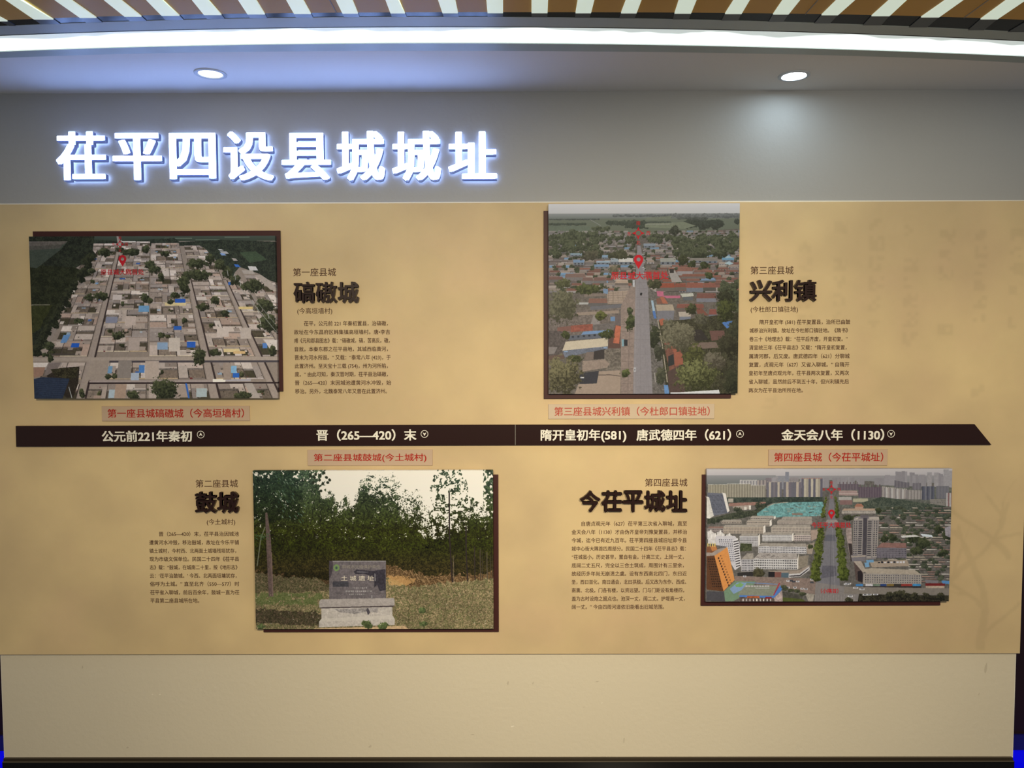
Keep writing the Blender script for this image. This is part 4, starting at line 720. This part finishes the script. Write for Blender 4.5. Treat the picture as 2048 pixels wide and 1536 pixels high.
    for x, y, a, b in [(1465, 722, 36, 28), (1530, 712, 32, 30), (1690, 720, 46, 36), (1760, 760, 50, 46), (1715, 820, 50, 34), (1880, 650, 40, 28), (1660, 700, 30, 22), (1950, 700, 40, 36), (1250, 560, 60, 20), (1180, 560, 46, 22), (1420, 505, 28, 22), (1920, 830, 40, 26)]: s.tree(x, y, a, b, (36, 42, 28), (72, 78, 50))
    s.poly([(1590, 700), (1700, 692), (1740, 706), (1600, 716)], (196, 194, 184)); s.poly([(1740, 684), (1830, 694), (1840, 712), (1760, 706)], (196, 204, 204)); s.poly([(1930, 640), (1985, 620), (1985, 720), (1935, 700)], (140, 134, 136), .2)
    # tall grey tower
    s.poly([(1226, 560), (1245, 548), (1420, 552), (1424, 575), (1400, 880), (1325, 880), (1320, 850), (1218, 848)], (122, 116, 114), .05)
    for x0, x1, yb in ((1226, 1258, 840), (1262, 1298, 848), (1332, 1370, 872), (1376, 1418, 866)): s.poly([(x0, 570), (x1, 570), (x1-6, yb), (x0-6, yb)], (150, 142, 132), .04)
    for k in range(19):
        y = 584+k*14.6; o = -k*.35
        for x0, w_ in ((1230, 9), (1245, 9), (1265, 28), (1336, 30), (1382, 10), (1400, 10)):
            if y < 840 or x0 > 1300: s.box(x0+o, y, x0+w_+o, y+7.5, (58, 56, 62), .1)
    s.poly([(1300, 562), (1332, 562), (1326, 850), (1296, 848)], (70, 66, 70), .08); s.poly([(1226, 572), (1262, 556), (1262, 572)], (176, 166, 150)); s.box(1280, 540, 1340, 560, (96, 90, 92)); s.poly([(1345, 556), (1420, 552), (1424, 576), (1345, 572)], (168, 158, 144))
    slab(1405, 792, 1636, 872, (118, 112, 116), 20, 5, roof=(134, 98, 88), rh=38, sk=2, wc=(66, 64, 72)); s.poly([(1206, 848), (1320, 850), (1320, 896), (1215, 900)], (112, 108, 110)); s.poly([(1206, 855), (1320, 850), (1318, 862), (1210, 868)], (156, 144, 128))
    s.poly([(1350, 900), (1640, 885), (1660, 935), (1370, 945)], (156, 140, 120), .08)
    for k in range(9): s.box(1415+k*24, 900+r.uniform(-5, 5), 1432+k*24, 911, pick(r, [(40, 40, 44), (190, 188, 186), (60, 60, 64)]))
    s.poly([(1310, 908), (1345, 906), (1350, 940), (1318, 944)], (108, 150, 180)); s.poly([(1322, 888), (1380, 884), (1385, 905), (1330, 908)], (100, 146, 178))
    # long front block
    s.poly([(1225, 895), (1285, 895), (1325, 975), (1300, 985), (1235, 910)], (160, 148, 132), .08); s.poly([(1228, 900), (1300, 985), (1300, 1075), (1245, 1040)], (84, 70, 64), .15); s.poly([(1258, 975), (1285, 968), (1300, 1000), (1298, 1060), (1262, 1050)], (40, 34, 36))
    s.poly([(1285, 960), (1370, 950), (1700, 965), (1750, 1000), (1330, 992)], (162, 150, 130), .08); s.poly([(1300, 990), (1750, 1003), (1752, 1080), (1300, 1072)], (150, 142, 130), .05); s.windows(1312, 996, 1745, 1066, 24, 4, (84, 82, 86), .45, .5, 8)
    for x0, x1, c in ((1245, 1300, (60, 118, 170)), (1320, 1378, (190, 186, 184)), (1380, 1430, (104, 120, 100)), (1435, 1480, (42, 62, 110)), (1485, 1540, (120, 98, 48)), (1540, 1595, (54, 50, 44)), (1595, 1680, (140, 50, 44)), (1685, 1745, (58, 128, 176))): s.box(x0, 1072, x1, 1090, c, .15)
    s.box(1300, 1090, 1750, 1104, (52, 46, 44), .3); s.poly([(1780, 1040), (1880, 1048), (1880, 1072), (1785, 1066)], (116, 112, 112)); s.box(1782, 1070, 1935, 1088, (112, 34, 34), .1); s.box(1785, 1088, 1930, 1106, (170, 152, 128), .2); s.poly([(1905, 1048), (1970, 1050), (1970, 1075), (1915, 1070)], (80, 132, 180))
    s.poly([(1160, 1095), (1970, 1108), (1970, 1160), (1150, 1150)], (124, 116, 104), .06); s.foliage([(1270, 1150), (1560, 1160), (1970, 1165), (1970, 1215), (1260, 1215)], (28, 26, 20), (66, 62, 44))
    for x, y in [(1320, 1158), (1350, 1156), (1400, 1155), (1245, 1104), (1295, 1114), (1205, 1168), (1190, 1070), (1175, 1075)]: s.box(x-22, y-6, x+18, y+6, (192, 190, 186)); s.box(x-12, y-4, x+10, y+1, (60, 62, 70))
    for x, y in [(1500, 1160), (1600, 1150), (1640, 1160), (1700, 1165), (1790, 1168), (1900, 1170), (1560, 1155), (1190, 1205)]: s.tree(x, y, 34, 24, (26, 26, 20), (72, 70, 48))
    return s.done()
PAINT = {1: paint_village, 2: paint_tablet, 3: paint_road, 4: paint_city}

def mural_image():
    h, w = 460, 1024
    n1 = fbm(h, w, (150, 60, 26)); n2 = fbm(h, w, (70, 20)); n3 = fbm(h, w, (12, 5))
    base = np.empty((h, w, 3)); c1 = np.array([.77, .60, .335]); c2 = np.array([.60, .46, .27]); c3 = np.array([.66, .47, .30])
    t = np.clip((n1-.32)*2.2, 0, 1)[..., None]; u = np.clip((n2-.55)*2.4, 0, 1)[..., None]
    base = c2*(1-t)+c1*t; base = base*(1-.4*u)+c3*.4*u; base *= (1+.05*(n3-.5))[..., None]
    # faint columns of old book lettering on the upper right and middle
    r = np.random.default_rng(3); mask = np.zeros((h, w))
    for x in range(390, 1010, 34):
        y = 14+r.integers(0, 18)
        end = r.integers(120, 205)
        while y < end:
            s = r.integers(11, 16)
            if r.random() < .8:
                g = (r.random((4, 4)) < .55).astype(float); g = np.kron(g, np.ones((4, 4)))[:s, :s]
                hh, ww = mask[y:y+s, x:x+s].shape; mask[y:y+s, x:x+s] = np.maximum(mask[y:y+s, x:x+s], g[:hh, :ww])
            y += s+5
    for it in range(3): mask = (mask+np.roll(mask, 1, 0)+np.roll(mask, -1, 0)+np.roll(mask, 1, 1)+np.roll(mask, -1, 1))/5
    xx = np.linspace(0, 1, w)[None]; mask = mask*np.clip((xx-.36)*1.8, .12, 1)
    # faint branch, lower right
    br = np.zeros((h, w))
    def limb(x, y, a, L, wd):
        for i in range(int(L)):
            a += r.normal(0, .05); x += math.cos(a); y += math.sin(a); q = wd*(1-i/L*.6)
            x0, y0 = int(x), int(y); k = int(q)+1
            if k < y0 < h-k and k < x0 < w-k: br[y0-k+1:y0+k, x0-k+1:x0+k] = 1
            if wd > 1.6 and r.random() < .02: limb(x, y, a+r.choice([-1, 1])*r.uniform(.4, .9), L*.45, wd*.55)
    limb(985, 452, -1.7, 130, 4); limb(940, 400, -1.1, 120, 2.6); limb(1010, 360, -2.0, 90, 2.4)
    for it in range(2): br = (br+np.roll(br, 1, 0)+np.roll(br, -1, 0)+np.roll(br, 1, 1)+np.roll(br, -1, 1))/5
    base *= (1-.085*mask-.09*br)[..., None]
    hz = fbm(h, w, (90, 40)); low = np.clip((np.linspace(0, 1, h)[:, None]-.80)*4, 0, 1)*np.clip((hz-.45)*3, 0, 1)
    base *= (1-.10*low)[..., None]*np.array([1, 1, 1])
    return enc(base)
pan_l, pan_r = W(-30, 1000, PY)[0], W(2041, 1280, PY)[0]
zt, zbt = W(1024, 405.5, PY)[2], W(1024, 1308.5, PY)[2]
mural = empty('mural_panel', (0, 0, zbt)); tag(mural, 'huge beige parchment-print panel with brown text on the cream wall', 'panel')
me = boxme('panel_sheet', pan_l, pan_r, PY, -.001, zbt, zt, .0012)
l = me.uv_layers.new(name='UVMap')
for lo in me.loops:
    v = me.vertices[lo.vertex_index].co; l.data[lo.index].uv = ((v.x-pan_l)/(pan_r-pan_l), (v.z-zbt)/(zt-zbt))
link('panel_sheet', me, image_mat('parchment_print', mural_image(), .55, .2), mural)
bz = W(1024, 403.5, -.004)[2]
link('top_bead', boxme('top_bead', pan_l, pan_r, -.006, -.001, zt, bz, .001), M['bead'], mural)['label'] = 'thin pale sealant bead along the top edge'
TY = PY-.0003
BODY = [
 (570, 520, 5.296, [(200, 1090, 672, '茌平，公元前 221 年秦初置县，治碻磝，'), (95, 1113, 763, '故址在今东昌府区韩集镇高垣墙村。唐•李吉'), (98, 1110, 853, '甫《元和郡县图志》载：“碻磝城，碻，苦高反。磝，'),
   (98, 1090, 943, '音敖。本秦东郡之茌平县地，其城西临黄河，'), (102, 1120, 1032, '晋末为河水所毁。” 又载：“泰常八年 (423)，于'), (102, 1090, 1122, '此置济州。至天宝十三载 (754)，州为河所陷，'),
   (104, 1090, 1210, '废。” 由此可知，秦汉晋时期，茌平县治碻磝，'), (105, 1125, 1300, '晋（265—420）末因城池遭黄河水冲毁，始'), (107, 1080, 1390, '移治。另外，北魏泰常八年又曾在此置济州。')]),
 (1480, 520, 5.487, [(215, 1210, 680, '隋开皇初年 (581) 茌平复置县，治所已由鼓'), (105, 1185, 773, '城移治兴利镇，故址在今杜郎口镇驻地。《隋书》'), (103, 1180, 867, '卷三十《地理志》载：“茌平后齐废，开皇初复。”'),
   (100, 1170, 960, '清宣统三年《茌平县志》又载：“隋开皇初复置，'), (98, 1203, 1055, '属清河郡，后又废。唐武德四年（621）分聊城'), (98, 1200, 1148, '复置，贞观元年（627）又省入聊城。” 自隋开'),
   (97, 1197, 1240, '皇初年至唐贞观元年，茌平县两次复置，又两次'), (97, 1195, 1335, '省入聊城，虽然前后不到五十年，但兴利镇先后'), (95, 690, 1430, '两次为茌平县治所所在地。')]),
 (280, 940, 5.486, [(207, 1085, 702, '晋（265—420）末，茌平县治因城池'), (102, 1085, 795, '遭黄河水冲毁，移治鼓城，故址在今乐平铺'), (103, 1055, 887, '镇土城村，今村西、北两面土城墙残垣犹存，'),
   (105, 1087, 977, '现为市级文保单位。民国二十四年《茌平县'), (107, 1070, 1068, '志》载：“鼓城，在城南二十里，按《地形志》'), (108, 1060, 1160, '云：‘茌平治鼓城。’ 今西、北两面垣墉犹存，'),
   (110, 1090, 1250, '俗呼为土城。” 直至北齐（550—577）时'), (112, 1090, 1343, '茌平省入聊城，前后百余年，鼓城一直为茌'), (113, 650, 1433, '平县第二座县城所在地。')]),
 (1130, 940, 5.296, [(175, 1293, 568, '自唐贞观元年（627）茌平第三次省入聊城，直至'), (70, 1293, 657, '金天会八年（1130）才由伪齐皇帝刘豫复置县，并移治'), (70, 1290, 745, '今城，迄今已有近九百年。茌平第四座县城旧址即今县'),
   (70, 1280, 833, '城中心街大隅首四周部分。民国二十四年《茌平县志》载：'), (72, 1258, 921, '“茌城虽小，历史甚早，置自有金。计高三丈，上阔一丈，'), (70, 1258, 1010, '底阔二丈五尺，完全以三合土筑成，周围计有三里余，'),
   (70, 1290, 1098, '故经历多年尚无崩溃之虞。设有东西南北四门，东曰近'), (70, 1283, 1185, '圣，西曰首化，南曰通会，北曰拱极。后又改为东作、西成、'), (72, 1262, 1274, '南熏、北极。门各有楼，以资远望。门与门距设有角楼四，'),
   (72, 1270, 1362, '盖为古时设炮之据点也。池深一丈，阔二丈。护堤高一丈，'), (72, 1050, 1450, '阔一丈。” 今由四周河道依旧能看出旧城范围。')])]
def line_me(body, xlp, xrp, ycp, em, y, offset=0, res=2):
    me = embolden(glyphs(body, 0, 0, res), offset, 3, .0003); k = len(me.vertices); v = np.empty(k*3, np.float32); me.vertices.foreach_get('co', v); v = v.reshape(-1, 3)
    a, b2 = W(xlp, ycp, y), W(xrp, ycp, y); lo, hi = v[:, 0].min(), v[:, 0].max(); s = em*(D+y)/F
    o = np.empty_like(v); o[:, 0] = a[0]+(v[:, 0]-lo)*(b2[0]-a[0])/(hi-lo); o[:, 1] = y-v[:, 2]*s; o[:, 2] = (a[2]+b2[2])/2+(v[:, 1]-.38)*s
    me.vertices.foreach_set('co', o.ravel()); me.update(); return me
for ox, oy, sc, lines in BODY:
    ms = [line_me(t, ox+a/sc, ox+b2/sc, oy+c/sc, 10.3, TY, .012, 2) for a, b2, c, t in lines]
    link('paragraph_text', join_me('paragraph_text', ms), M['ink'], mural)
for t, a, b2, c, d, ox, oy, sc in [('第一座县城', 85, 540, 85, 172, 570, 520, 5.296), ('(今高垣墙村)', 130, 500, 508, 570, 570, 520, 5.296), ('第三座县城', 115, 588, 68, 158, 1480, 520, 5.487),
      ('(今杜郎口镇驻地)', 117, 637, 510, 573, 1480, 520, 5.487), ('第二座县城', 610, 1075, 105, 192, 280, 940, 5.486), ('(今土城村)', 732, 1045, 538, 600, 280, 940, 5.486), ('第四座县城', 847, 1297, 90, 175, 1130, 940, 5.296)]:
    link('heading_text', px_text(t, ox+a/sc, oy+c/sc, ox+b2/sc, oy+d/sc, TY, bold=.006, res=3, n=3, em=12.6 if t[0] == '(' else 0), M['ink'], mural)
# ------------------------------------------------------------ dark relief characters
def relief(ch, ox, oy, sc, a, b2, c, d, label, group):
    wt = {'碻': (.020, .011), '磝': (.016, .009), '鼓': (.022, .014), '镇': (.024, .015), '城': (.025, .018)}.get(ch, (.028, .020))
    x0, x1, z0, z1 = rect(ox+a/sc, oy+c/sc, ox+b2/sc, oy+d/sc, PY-.016)
    t = text_me(ch, x0, x1, z0, z1, PY-.016, bold=wt, n=16, depth=.0155, res=3)
    o = link('relief_character', t, M['relief']); ctr = Vector(((x0+x1)/2, PY, z0))
    t.transform(Matrix.Translation(-ctr)); o.location = ctr
    tag(o, label, 'letter', group)
for ch, a, b2, wd in (('碻', 88, 310, 'first'), ('磝', 320, 548, 'middle'), ('城', 555, 780, 'last')):
    relief(ch, 570, 520, 5.296, a, b2, 230, 452, f'dark brown raised character {ch}, {wd} of three right of the village photo', 'raised title right of the village photo')
for ch, a, b2, wd in (('兴', 115, 355, 'first'), ('利', 357, 580, 'middle'), ('镇', 600, 843, 'last')):
    relief(ch, 1480, 520, 5.487, a, b2, 218, 452, f'dark brown raised character {ch}, {wd} of three right of the long road photo', 'raised title right of the road photo')
for ch, a, b2, wd in (('鼓', 600, 835, 'first'), ('城', 842, 1078, 'second')):
    relief(ch, 280, 940, 5.486, a, b2, 243, 472, f'dark brown raised character {ch}, {wd} of two left of the stone tablet photo', 'raised title left of the tablet photo')
for ch, a, b2, wd in (('今', 158, 375, 'first'), ('茌', 385, 608, 'second'), ('平', 615, 832, 'middle'), ('城', 842, 1065, 'fourth'), ('址', 1075, 1297, 'last')):
    relief(ch, 1130, 940, 5.296, a, b2, 222, 445, f'dark brown raised character {ch}, {wd} of five left of the city photo', 'raised title left of the city photo')
# ------------------------------------------------------------ illuminated title letters
GAP, RET = .012, .020
words = ('first', 'second', 'third', 'fourth', 'fifth', 'sixth', 'seventh', 'last')
for i, (ch, a, b2, c, d) in enumerate([('茌', 112, 212, 263, 363), ('平', 225, 324, 266, 363), ('四', 338.5, 432, 266, 361), ('设', 447, 547.5, 263, 364), ('县', 563, 662, 266, 363),
                                   ('城', 673, 770, 262, 364), ('城', 784, 882, 262, 364), ('址', 896.5, 994, 263, 360)]):
    y = -(GAP+RET)
    x0, x1, z0, z1 = rect(a, c, b2, d, y)
    t = empty('channel_letter', ((x0+x1)/2, 0, z0)); lb = f'glowing white channel letter {ch}, {words[i]} character of the eight-letter title'
    tag(t, lb, 'letter', 'illuminated title letters')
    link('return', text_me(ch, x0, x1, z0, z1, y, bold=(.033, .028), n=28, depth=RET, res=3), M['return'], t)['label'] = 'dark blue-grey letter side'
    link('face', text_me(ch, x0, x1, z0, z1, y-.0007, bold=(.031, .026), n=28, res=3), M['face'], t)
    bk = text_me(ch, x0+.001, x1-.001, z0+.001, z1-.001, -GAP+.0006, bold=(.029, .024), n=16, res=3); bk.flip_normals()
    link('back_light', bk, M['halo'], t)
    me = bpy.data.meshes.new('standoff')
    cx = x0+(x1-x0)*.5
    link('standoff', boxme('standoff', cx-.003, cx+.003, -GAP+.001, 0, (z0+z1)/2-.003, (z0+z1)/2+.003), M['return'], t)
# ------------------------------------------------------------ timeline bar
BY = PY-.010
def wp(px, py, y): p = W(px, py, y); return (p[0], p[2])
bar = empty('timeline_bar', (W(31, 893)[0], PY, W(1000, 892)[2])); tag(bar, 'long dark brown date strip with slanted right tip across the panel', 'sign')
link('strip_section', prism('strip_section', [wp(32, 893.5, BY), wp(1030.3, 890.5, BY), wp(1030.3, 849.5, BY), wp(31, 852, BY)], BY, PY-.0006, .0006), M['bar'], bar)
link('strip_section', prism('strip_section', [wp(1031, 890.5, BY), wp(1983, 889.8, BY), wp(1949.5, 848.5, BY), wp(1031, 849.5, BY)], BY, PY-.0006, .0006), M['bar'], bar)
link('joint', prism('joint', [wp(1030.2, 890.3, BY), wp(1031.1, 890.3, BY), wp(1031.1, 849.6, BY), wp(1030.2, 849.6, BY)], BY-.0002, PY-.0006), M['seam'], bar)
def raised_line(body, xl_, yt_, xr_, yb_, y, em):
    """one raised white character per part, spaced as the whole line is"""
    def ext(s_):
        me = glyphs(s_, 0, 0, 1); xs_ = [v.co.x for v in me.vertices]; return min(xs_), max(xs_)
    one = ext('一')[1]; full = ext(body); X0, X1, z0, z1 = rect(xl_, yt_, xr_, yb_, y); sx = (X1-X0)/(full[1]-full[0]); sz = em*(D+y)/F
    for i, ch in enumerate(body):
        adv = ext(body[:i]+'一')[1]-one if i else 0
        me = embolden(glyphs(ch, 0, .05, 3), (.024, .017), 8); k = len(me.vertices); v = np.empty(k*3, np.float32); me.vertices.foreach_get('co', v); v = v.reshape(-1, 3)
        lo, hi = v[:, 2].min(), v[:, 2].max(); o = np.empty_like(v); o[:, 0] = X0+(v[:, 0]+adv-full[0])*sx; o[:, 2] = (z0+z1)/2+(v[:, 1]-.38)*sz; o[:, 1] = y+(hi-v[:, 2])/(hi-lo)*.003
        me.vertices.foreach_set('co', o.ravel()); me.update(); link('date_character', me, M['cream'], bar)
for t, ox, a, b2, c, d in [('公元前221年秦初', 20, 725, 1430, 243, 328), ('晋（265—420）末', 540, 368, 1150, 232, 320), ('隋开皇初年(581)', 1040, 165, 835, 232, 319), ('唐武德四年（621）', 1040, 920, 1660, 232, 319), ('金天会八年（1130）', 1500, 250, 1055, 231, 319)]:
    raised_line(t, ox+a/3.938, 800+c/3.938, ox+b2/3.938, 800+d/3.938, BY-.003, 23.6)
def ring(cx, cz, r0, r1, y, seg=28):
    vs, fs = [], []
    for i in range(seg):
        a = 2*math.pi*i/seg; vs += [(cx+r0*math.cos(a), y, cz+r0*math.sin(a)), (cx+r1*math.cos(a), y, cz+r1*math.sin(a))]
    for i in range(seg): j = (i+1) % seg; fs.append((2*i, 2*j, 2*j+1, 2*i+1))
    return mesh('ring', vs, fs)
for px, py, up in ((20+1503/3.938, 800+272/3.938, 1), (540+1217/3.938, 800+267/3.938, -1), (1040+1732/3.938, 800+267/3.938, 1), (1500+1110/3.938, 800+266/3.938, -1)):
    x, z = wp(px, py, BY); s = 2.8/F
    chv = [(-3.6, -3.1), (0, 4.3), (3.6, -3.1), (0, -.9)]
    m2 = mesh('c', [(x+u*s, BY-.001, z+up*v*s) for u, v in chv], [(0, 1, 3), (1, 2, 3)])
    link('arrow_icon', join_me('arrow_icon', [ring(x, z, 6.4*s, 7.5*s, BY-.001), m2]), M['cream'], bar)
# ------------------------------------------------------------ caption plaques
for t, ox, a, b2, c, d, ta, tb, tc, td, pm, tm, lb in [
    ('第一座县城碻磝城（今高垣墙村）', 20, 722, 1887, 48, 165, 768, 1843, 68, 140, 'plate', 'red', 'tan caption plaque with red text under the village photo'),
    ('第二座县城鼓城(今土城村)', 540, 295, 1280, 392, 516, 345, 1232, 422, 491, 'plate', 'red', 'tan caption plaque with red text above the stone tablet photo'),
    ('第三座县城兴利镇（今杜郎口镇驻地）', 1040, 223, 1531, 31, 148, 270, 1495, 52, 125, 'plate_pale', 'red_soft', 'pale caption plaque with faded red text under the long road photo'),
    ('第四座县城（今茌平城址）', 1500, 146, 1084, 390, 515, 190, 1050, 414, 486, 'plate', 'red', 'tan caption plaque with red text above the city photo')]:
    y = PY-.005; x0, x1, z0, z1 = rect(ox+a/3.938, 800+c/3.938, ox+b2/3.938, 800+d/3.938, y)
    e = empty('caption_plaque', ((x0+x1)/2, PY, z0)); tag(e, lb, 'sign', 'caption plaques')
    link('plate', boxme('plate', x0, x1, y, PY, z0, z1, .0007), M[pm], e)
    link('caption_text', px_text(t, ox+ta/3.938, 800+tc/3.938, ox+tb/3.938, 800+td/3.938, y-.0004, bold=.012, n=4, res=3), M[tm], e)
# ------------------------------------------------------------ photo boards
def pin(cx, cy, w, h, y):
    """map marker: teardrop with a hole"""
    pts = []; r = w/2; k = 26
    for i in range(k+1):
        a = math.radians(-25+230*i/k); pts.append((r*math.cos(a), r*math.sin(a)))
    pts.append((0, -(h-r))); hole = [(r*.42*math.cos(2*math.pi*i/20), r*.42*math.sin(2*math.pi*i/20)) for i in range(20)]
    bm = bmesh.new(); s = (D+y)/F; X0, Z0 = wp(cx, cy, y)
    def loopv(ps):
        v = [bm.verts.new((X0+p[0]*s, y, Z0+p[1]*s)) for p in ps]; return [bm.edges.new((v[i], v[(i+1) % len(v)])) for i in range(len(v))]
    es = loopv(pts)+loopv(hole); bmesh.ops.triangle_fill(bm, edges=es, use_beauty=True)
    me = bpy.data.meshes.new('map_pin'); bm.to_mesh(me); bm.free(); return me
def compass(cx, cy, r, arm, y):
    s = (D+y)/F; X0, Z0 = wp(cx, cy, y); ms = [ring(X0, Z0, r*.78*s, r*s, y, 24)]
    for k in range(4):
        a = k*math.pi/2; c, d = math.cos(a), math.sin(a)
        tri = [(r, -r*.42), (r, r*.42), (arm, 0)]
        ms.append(mesh('t', [(X0+(u*c-v*d)*s, y, Z0+(u*d+v*c)*s) for u, v in tri], [(0, 1, 2)]))
    return join_me('compass', ms)
QUADS = {1: [(58, 472), (551, 472.5), (555, 797), (68, 797)], 2: [(506, 942), (987, 940), (986, 1258), (511, 1258)],
         3: [(1097, 408.5), (1480, 405.5), (1475, 787), (1097, 788)], 4: [(1413.5, 938), (1904, 937.5), (1898.5, 1203.5), (1411.5, 1202.5)]}
BACK = {1: (71, 462, 563, 783), 2: (524, 950, 997, 1264), 3: (1087.5, 421, 1464, 797), 4: (1403, 949, 1884, 1211)}
LAB = {1: 'photo board of a dense grey-roofed village beside dark green woods', 2: 'photo board of a grey stone tablet before green trees',
       3: 'nearly square photo board of a long straight road through a town', 4: 'photo board of a city avenue with an orange tower at lower left'}
FY = PY-.026
for i in (1, 2, 3, 4):
    q = QUADS[i]; xs4 = [W(x, y, FY) for x, y in q]
    x0, x1 = (xs4[0][0]+xs4[3][0])/2, (xs4[1][0]+xs4[2][0])/2; z1, z0 = (xs4[0][2]+xs4[1][2])/2, (xs4[2][2]+xs4[3][2])/2
    b = rect(*BACK[i], PY-.008)
    e = empty('photo_board', ((x0+x1)/2, PY, z0)); tag(e, LAB[i], 'picture')
    link('backing_board', boxme('backing_board', b[0], b[1], PY-.009, PY-.0006, b[2], b[3], .0006), M['backing'], e)['label'] = 'offset dark brown backing board'
    me = boxme('photo_print', x0, x1, FY, PY-.0092, z0, z1, .0004)
    l = me.uv_layers.new(name='UVMap')
    for lo in me.loops:
        v = me.vertices[lo.vertex_index].co; l.data[lo.index].uv = ((v.x-x0)/(x1-x0), (v.z-z0)/(z1-z0))
    pr = link('photo_print', me, image_mat('photo_print', PAINT[i](), .5, .15), e)
    oy_ = FY-.0005
    def sub(name, mesh_, m_=M['red_print']): return link(name, mesh_, m_, pr)
    if i == 1:
        sub('map_pin', pin(40+777/3.793, 450+258/3.793, 15.5, 22.5, oy_)); sub('pin_caption', px_text('原县城大隅首处', 40+612/3.793, 450+334/3.793, 40+940/3.793, 450+379/3.793, oy_, bold=.012, n=4))
        sub('compass_mark', compass(40+758/3.793, 450+146/3.793, 4.6, 8.5, oy_))
        for c, dx, dy in (('南', 0, -12.5), ('北', 0, 12.5), ('东', -13, 0), ('西', 13, 0)):
            sub('compass_letter', px_text(c, 239.8+dx-3, 488.5+dy-3, 239.8+dx+3, 488.5+dy+3, oy_))
    if i == 3:
        sub('map_pin', pin(1070+692/3.34, 390+431/3.34, 18.8, 28, oy_)); sub('pin_caption', px_text('原县城大隅首处', 1070+508/3.34, 390+512/3.34, 1070+892/3.34, 390+563/3.34, oy_, bold=.012, n=4))
        sub('compass_mark', compass(1276.6, 466.3, 6.4, 12.5, oy_))
        for c, dx, dy in (('南', 0, -20), ('北', 0, 19), ('东', -18, 1), ('西', 20, 0)):
            sub('compass_letter', px_text(c, 1276.6+dx-4, 466.3+dy-4, 1276.6+dx+4, 466.3+dy+4, oy_))
    if i == 4:
        sub('map_pin', pin(1390+1055/3.864, 890+525/3.864, 13.5, 20, oy_)); sub('pin_caption', px_text('今茌平大隅首处', 1390+900/3.864, 890+596/3.864, 1390+1206/3.864, 890+641/3.864, oy_, bold=.012, n=4))
        sub('street_caption', px_text('（小隅首）', 1390+972/3.864, 890+1110/3.864, 1390+1108/3.864, 890+1146/3.864, oy_, bold=.012, n=4))
        sub('compass_mark', compass(1663, 978.8, 5.4, 10.5, oy_))
        for c, dx, dy in (('南', 0, -13.5), ('北', 0, 15.5), ('东', -15, 0), ('西', 15, 0)):
            sub('compass_letter', px_text(c, 1663+dx-3, 978.8+dy-3, 1663+dx+3, 978.8+dy+3, oy_))
    if i == 2:
        k = 3.938
        sub('tablet_text', px_text('土 城 遗 址', 490+757/k, 900+990/k, 490+1015/k, 900+1030/k, oy_, bold=.008, n=4), mat('tablet_white', (.72, .68, .62), .7))
        sub('tablet_heading', px_text('聊城市文物保护单位', 490+765/k, 900+905/k, 490+1065/k, 900+935/k, oy_), mat('tablet_grey', (.32, .30, .28), .7))
bpy.data.objects.remove(_to)
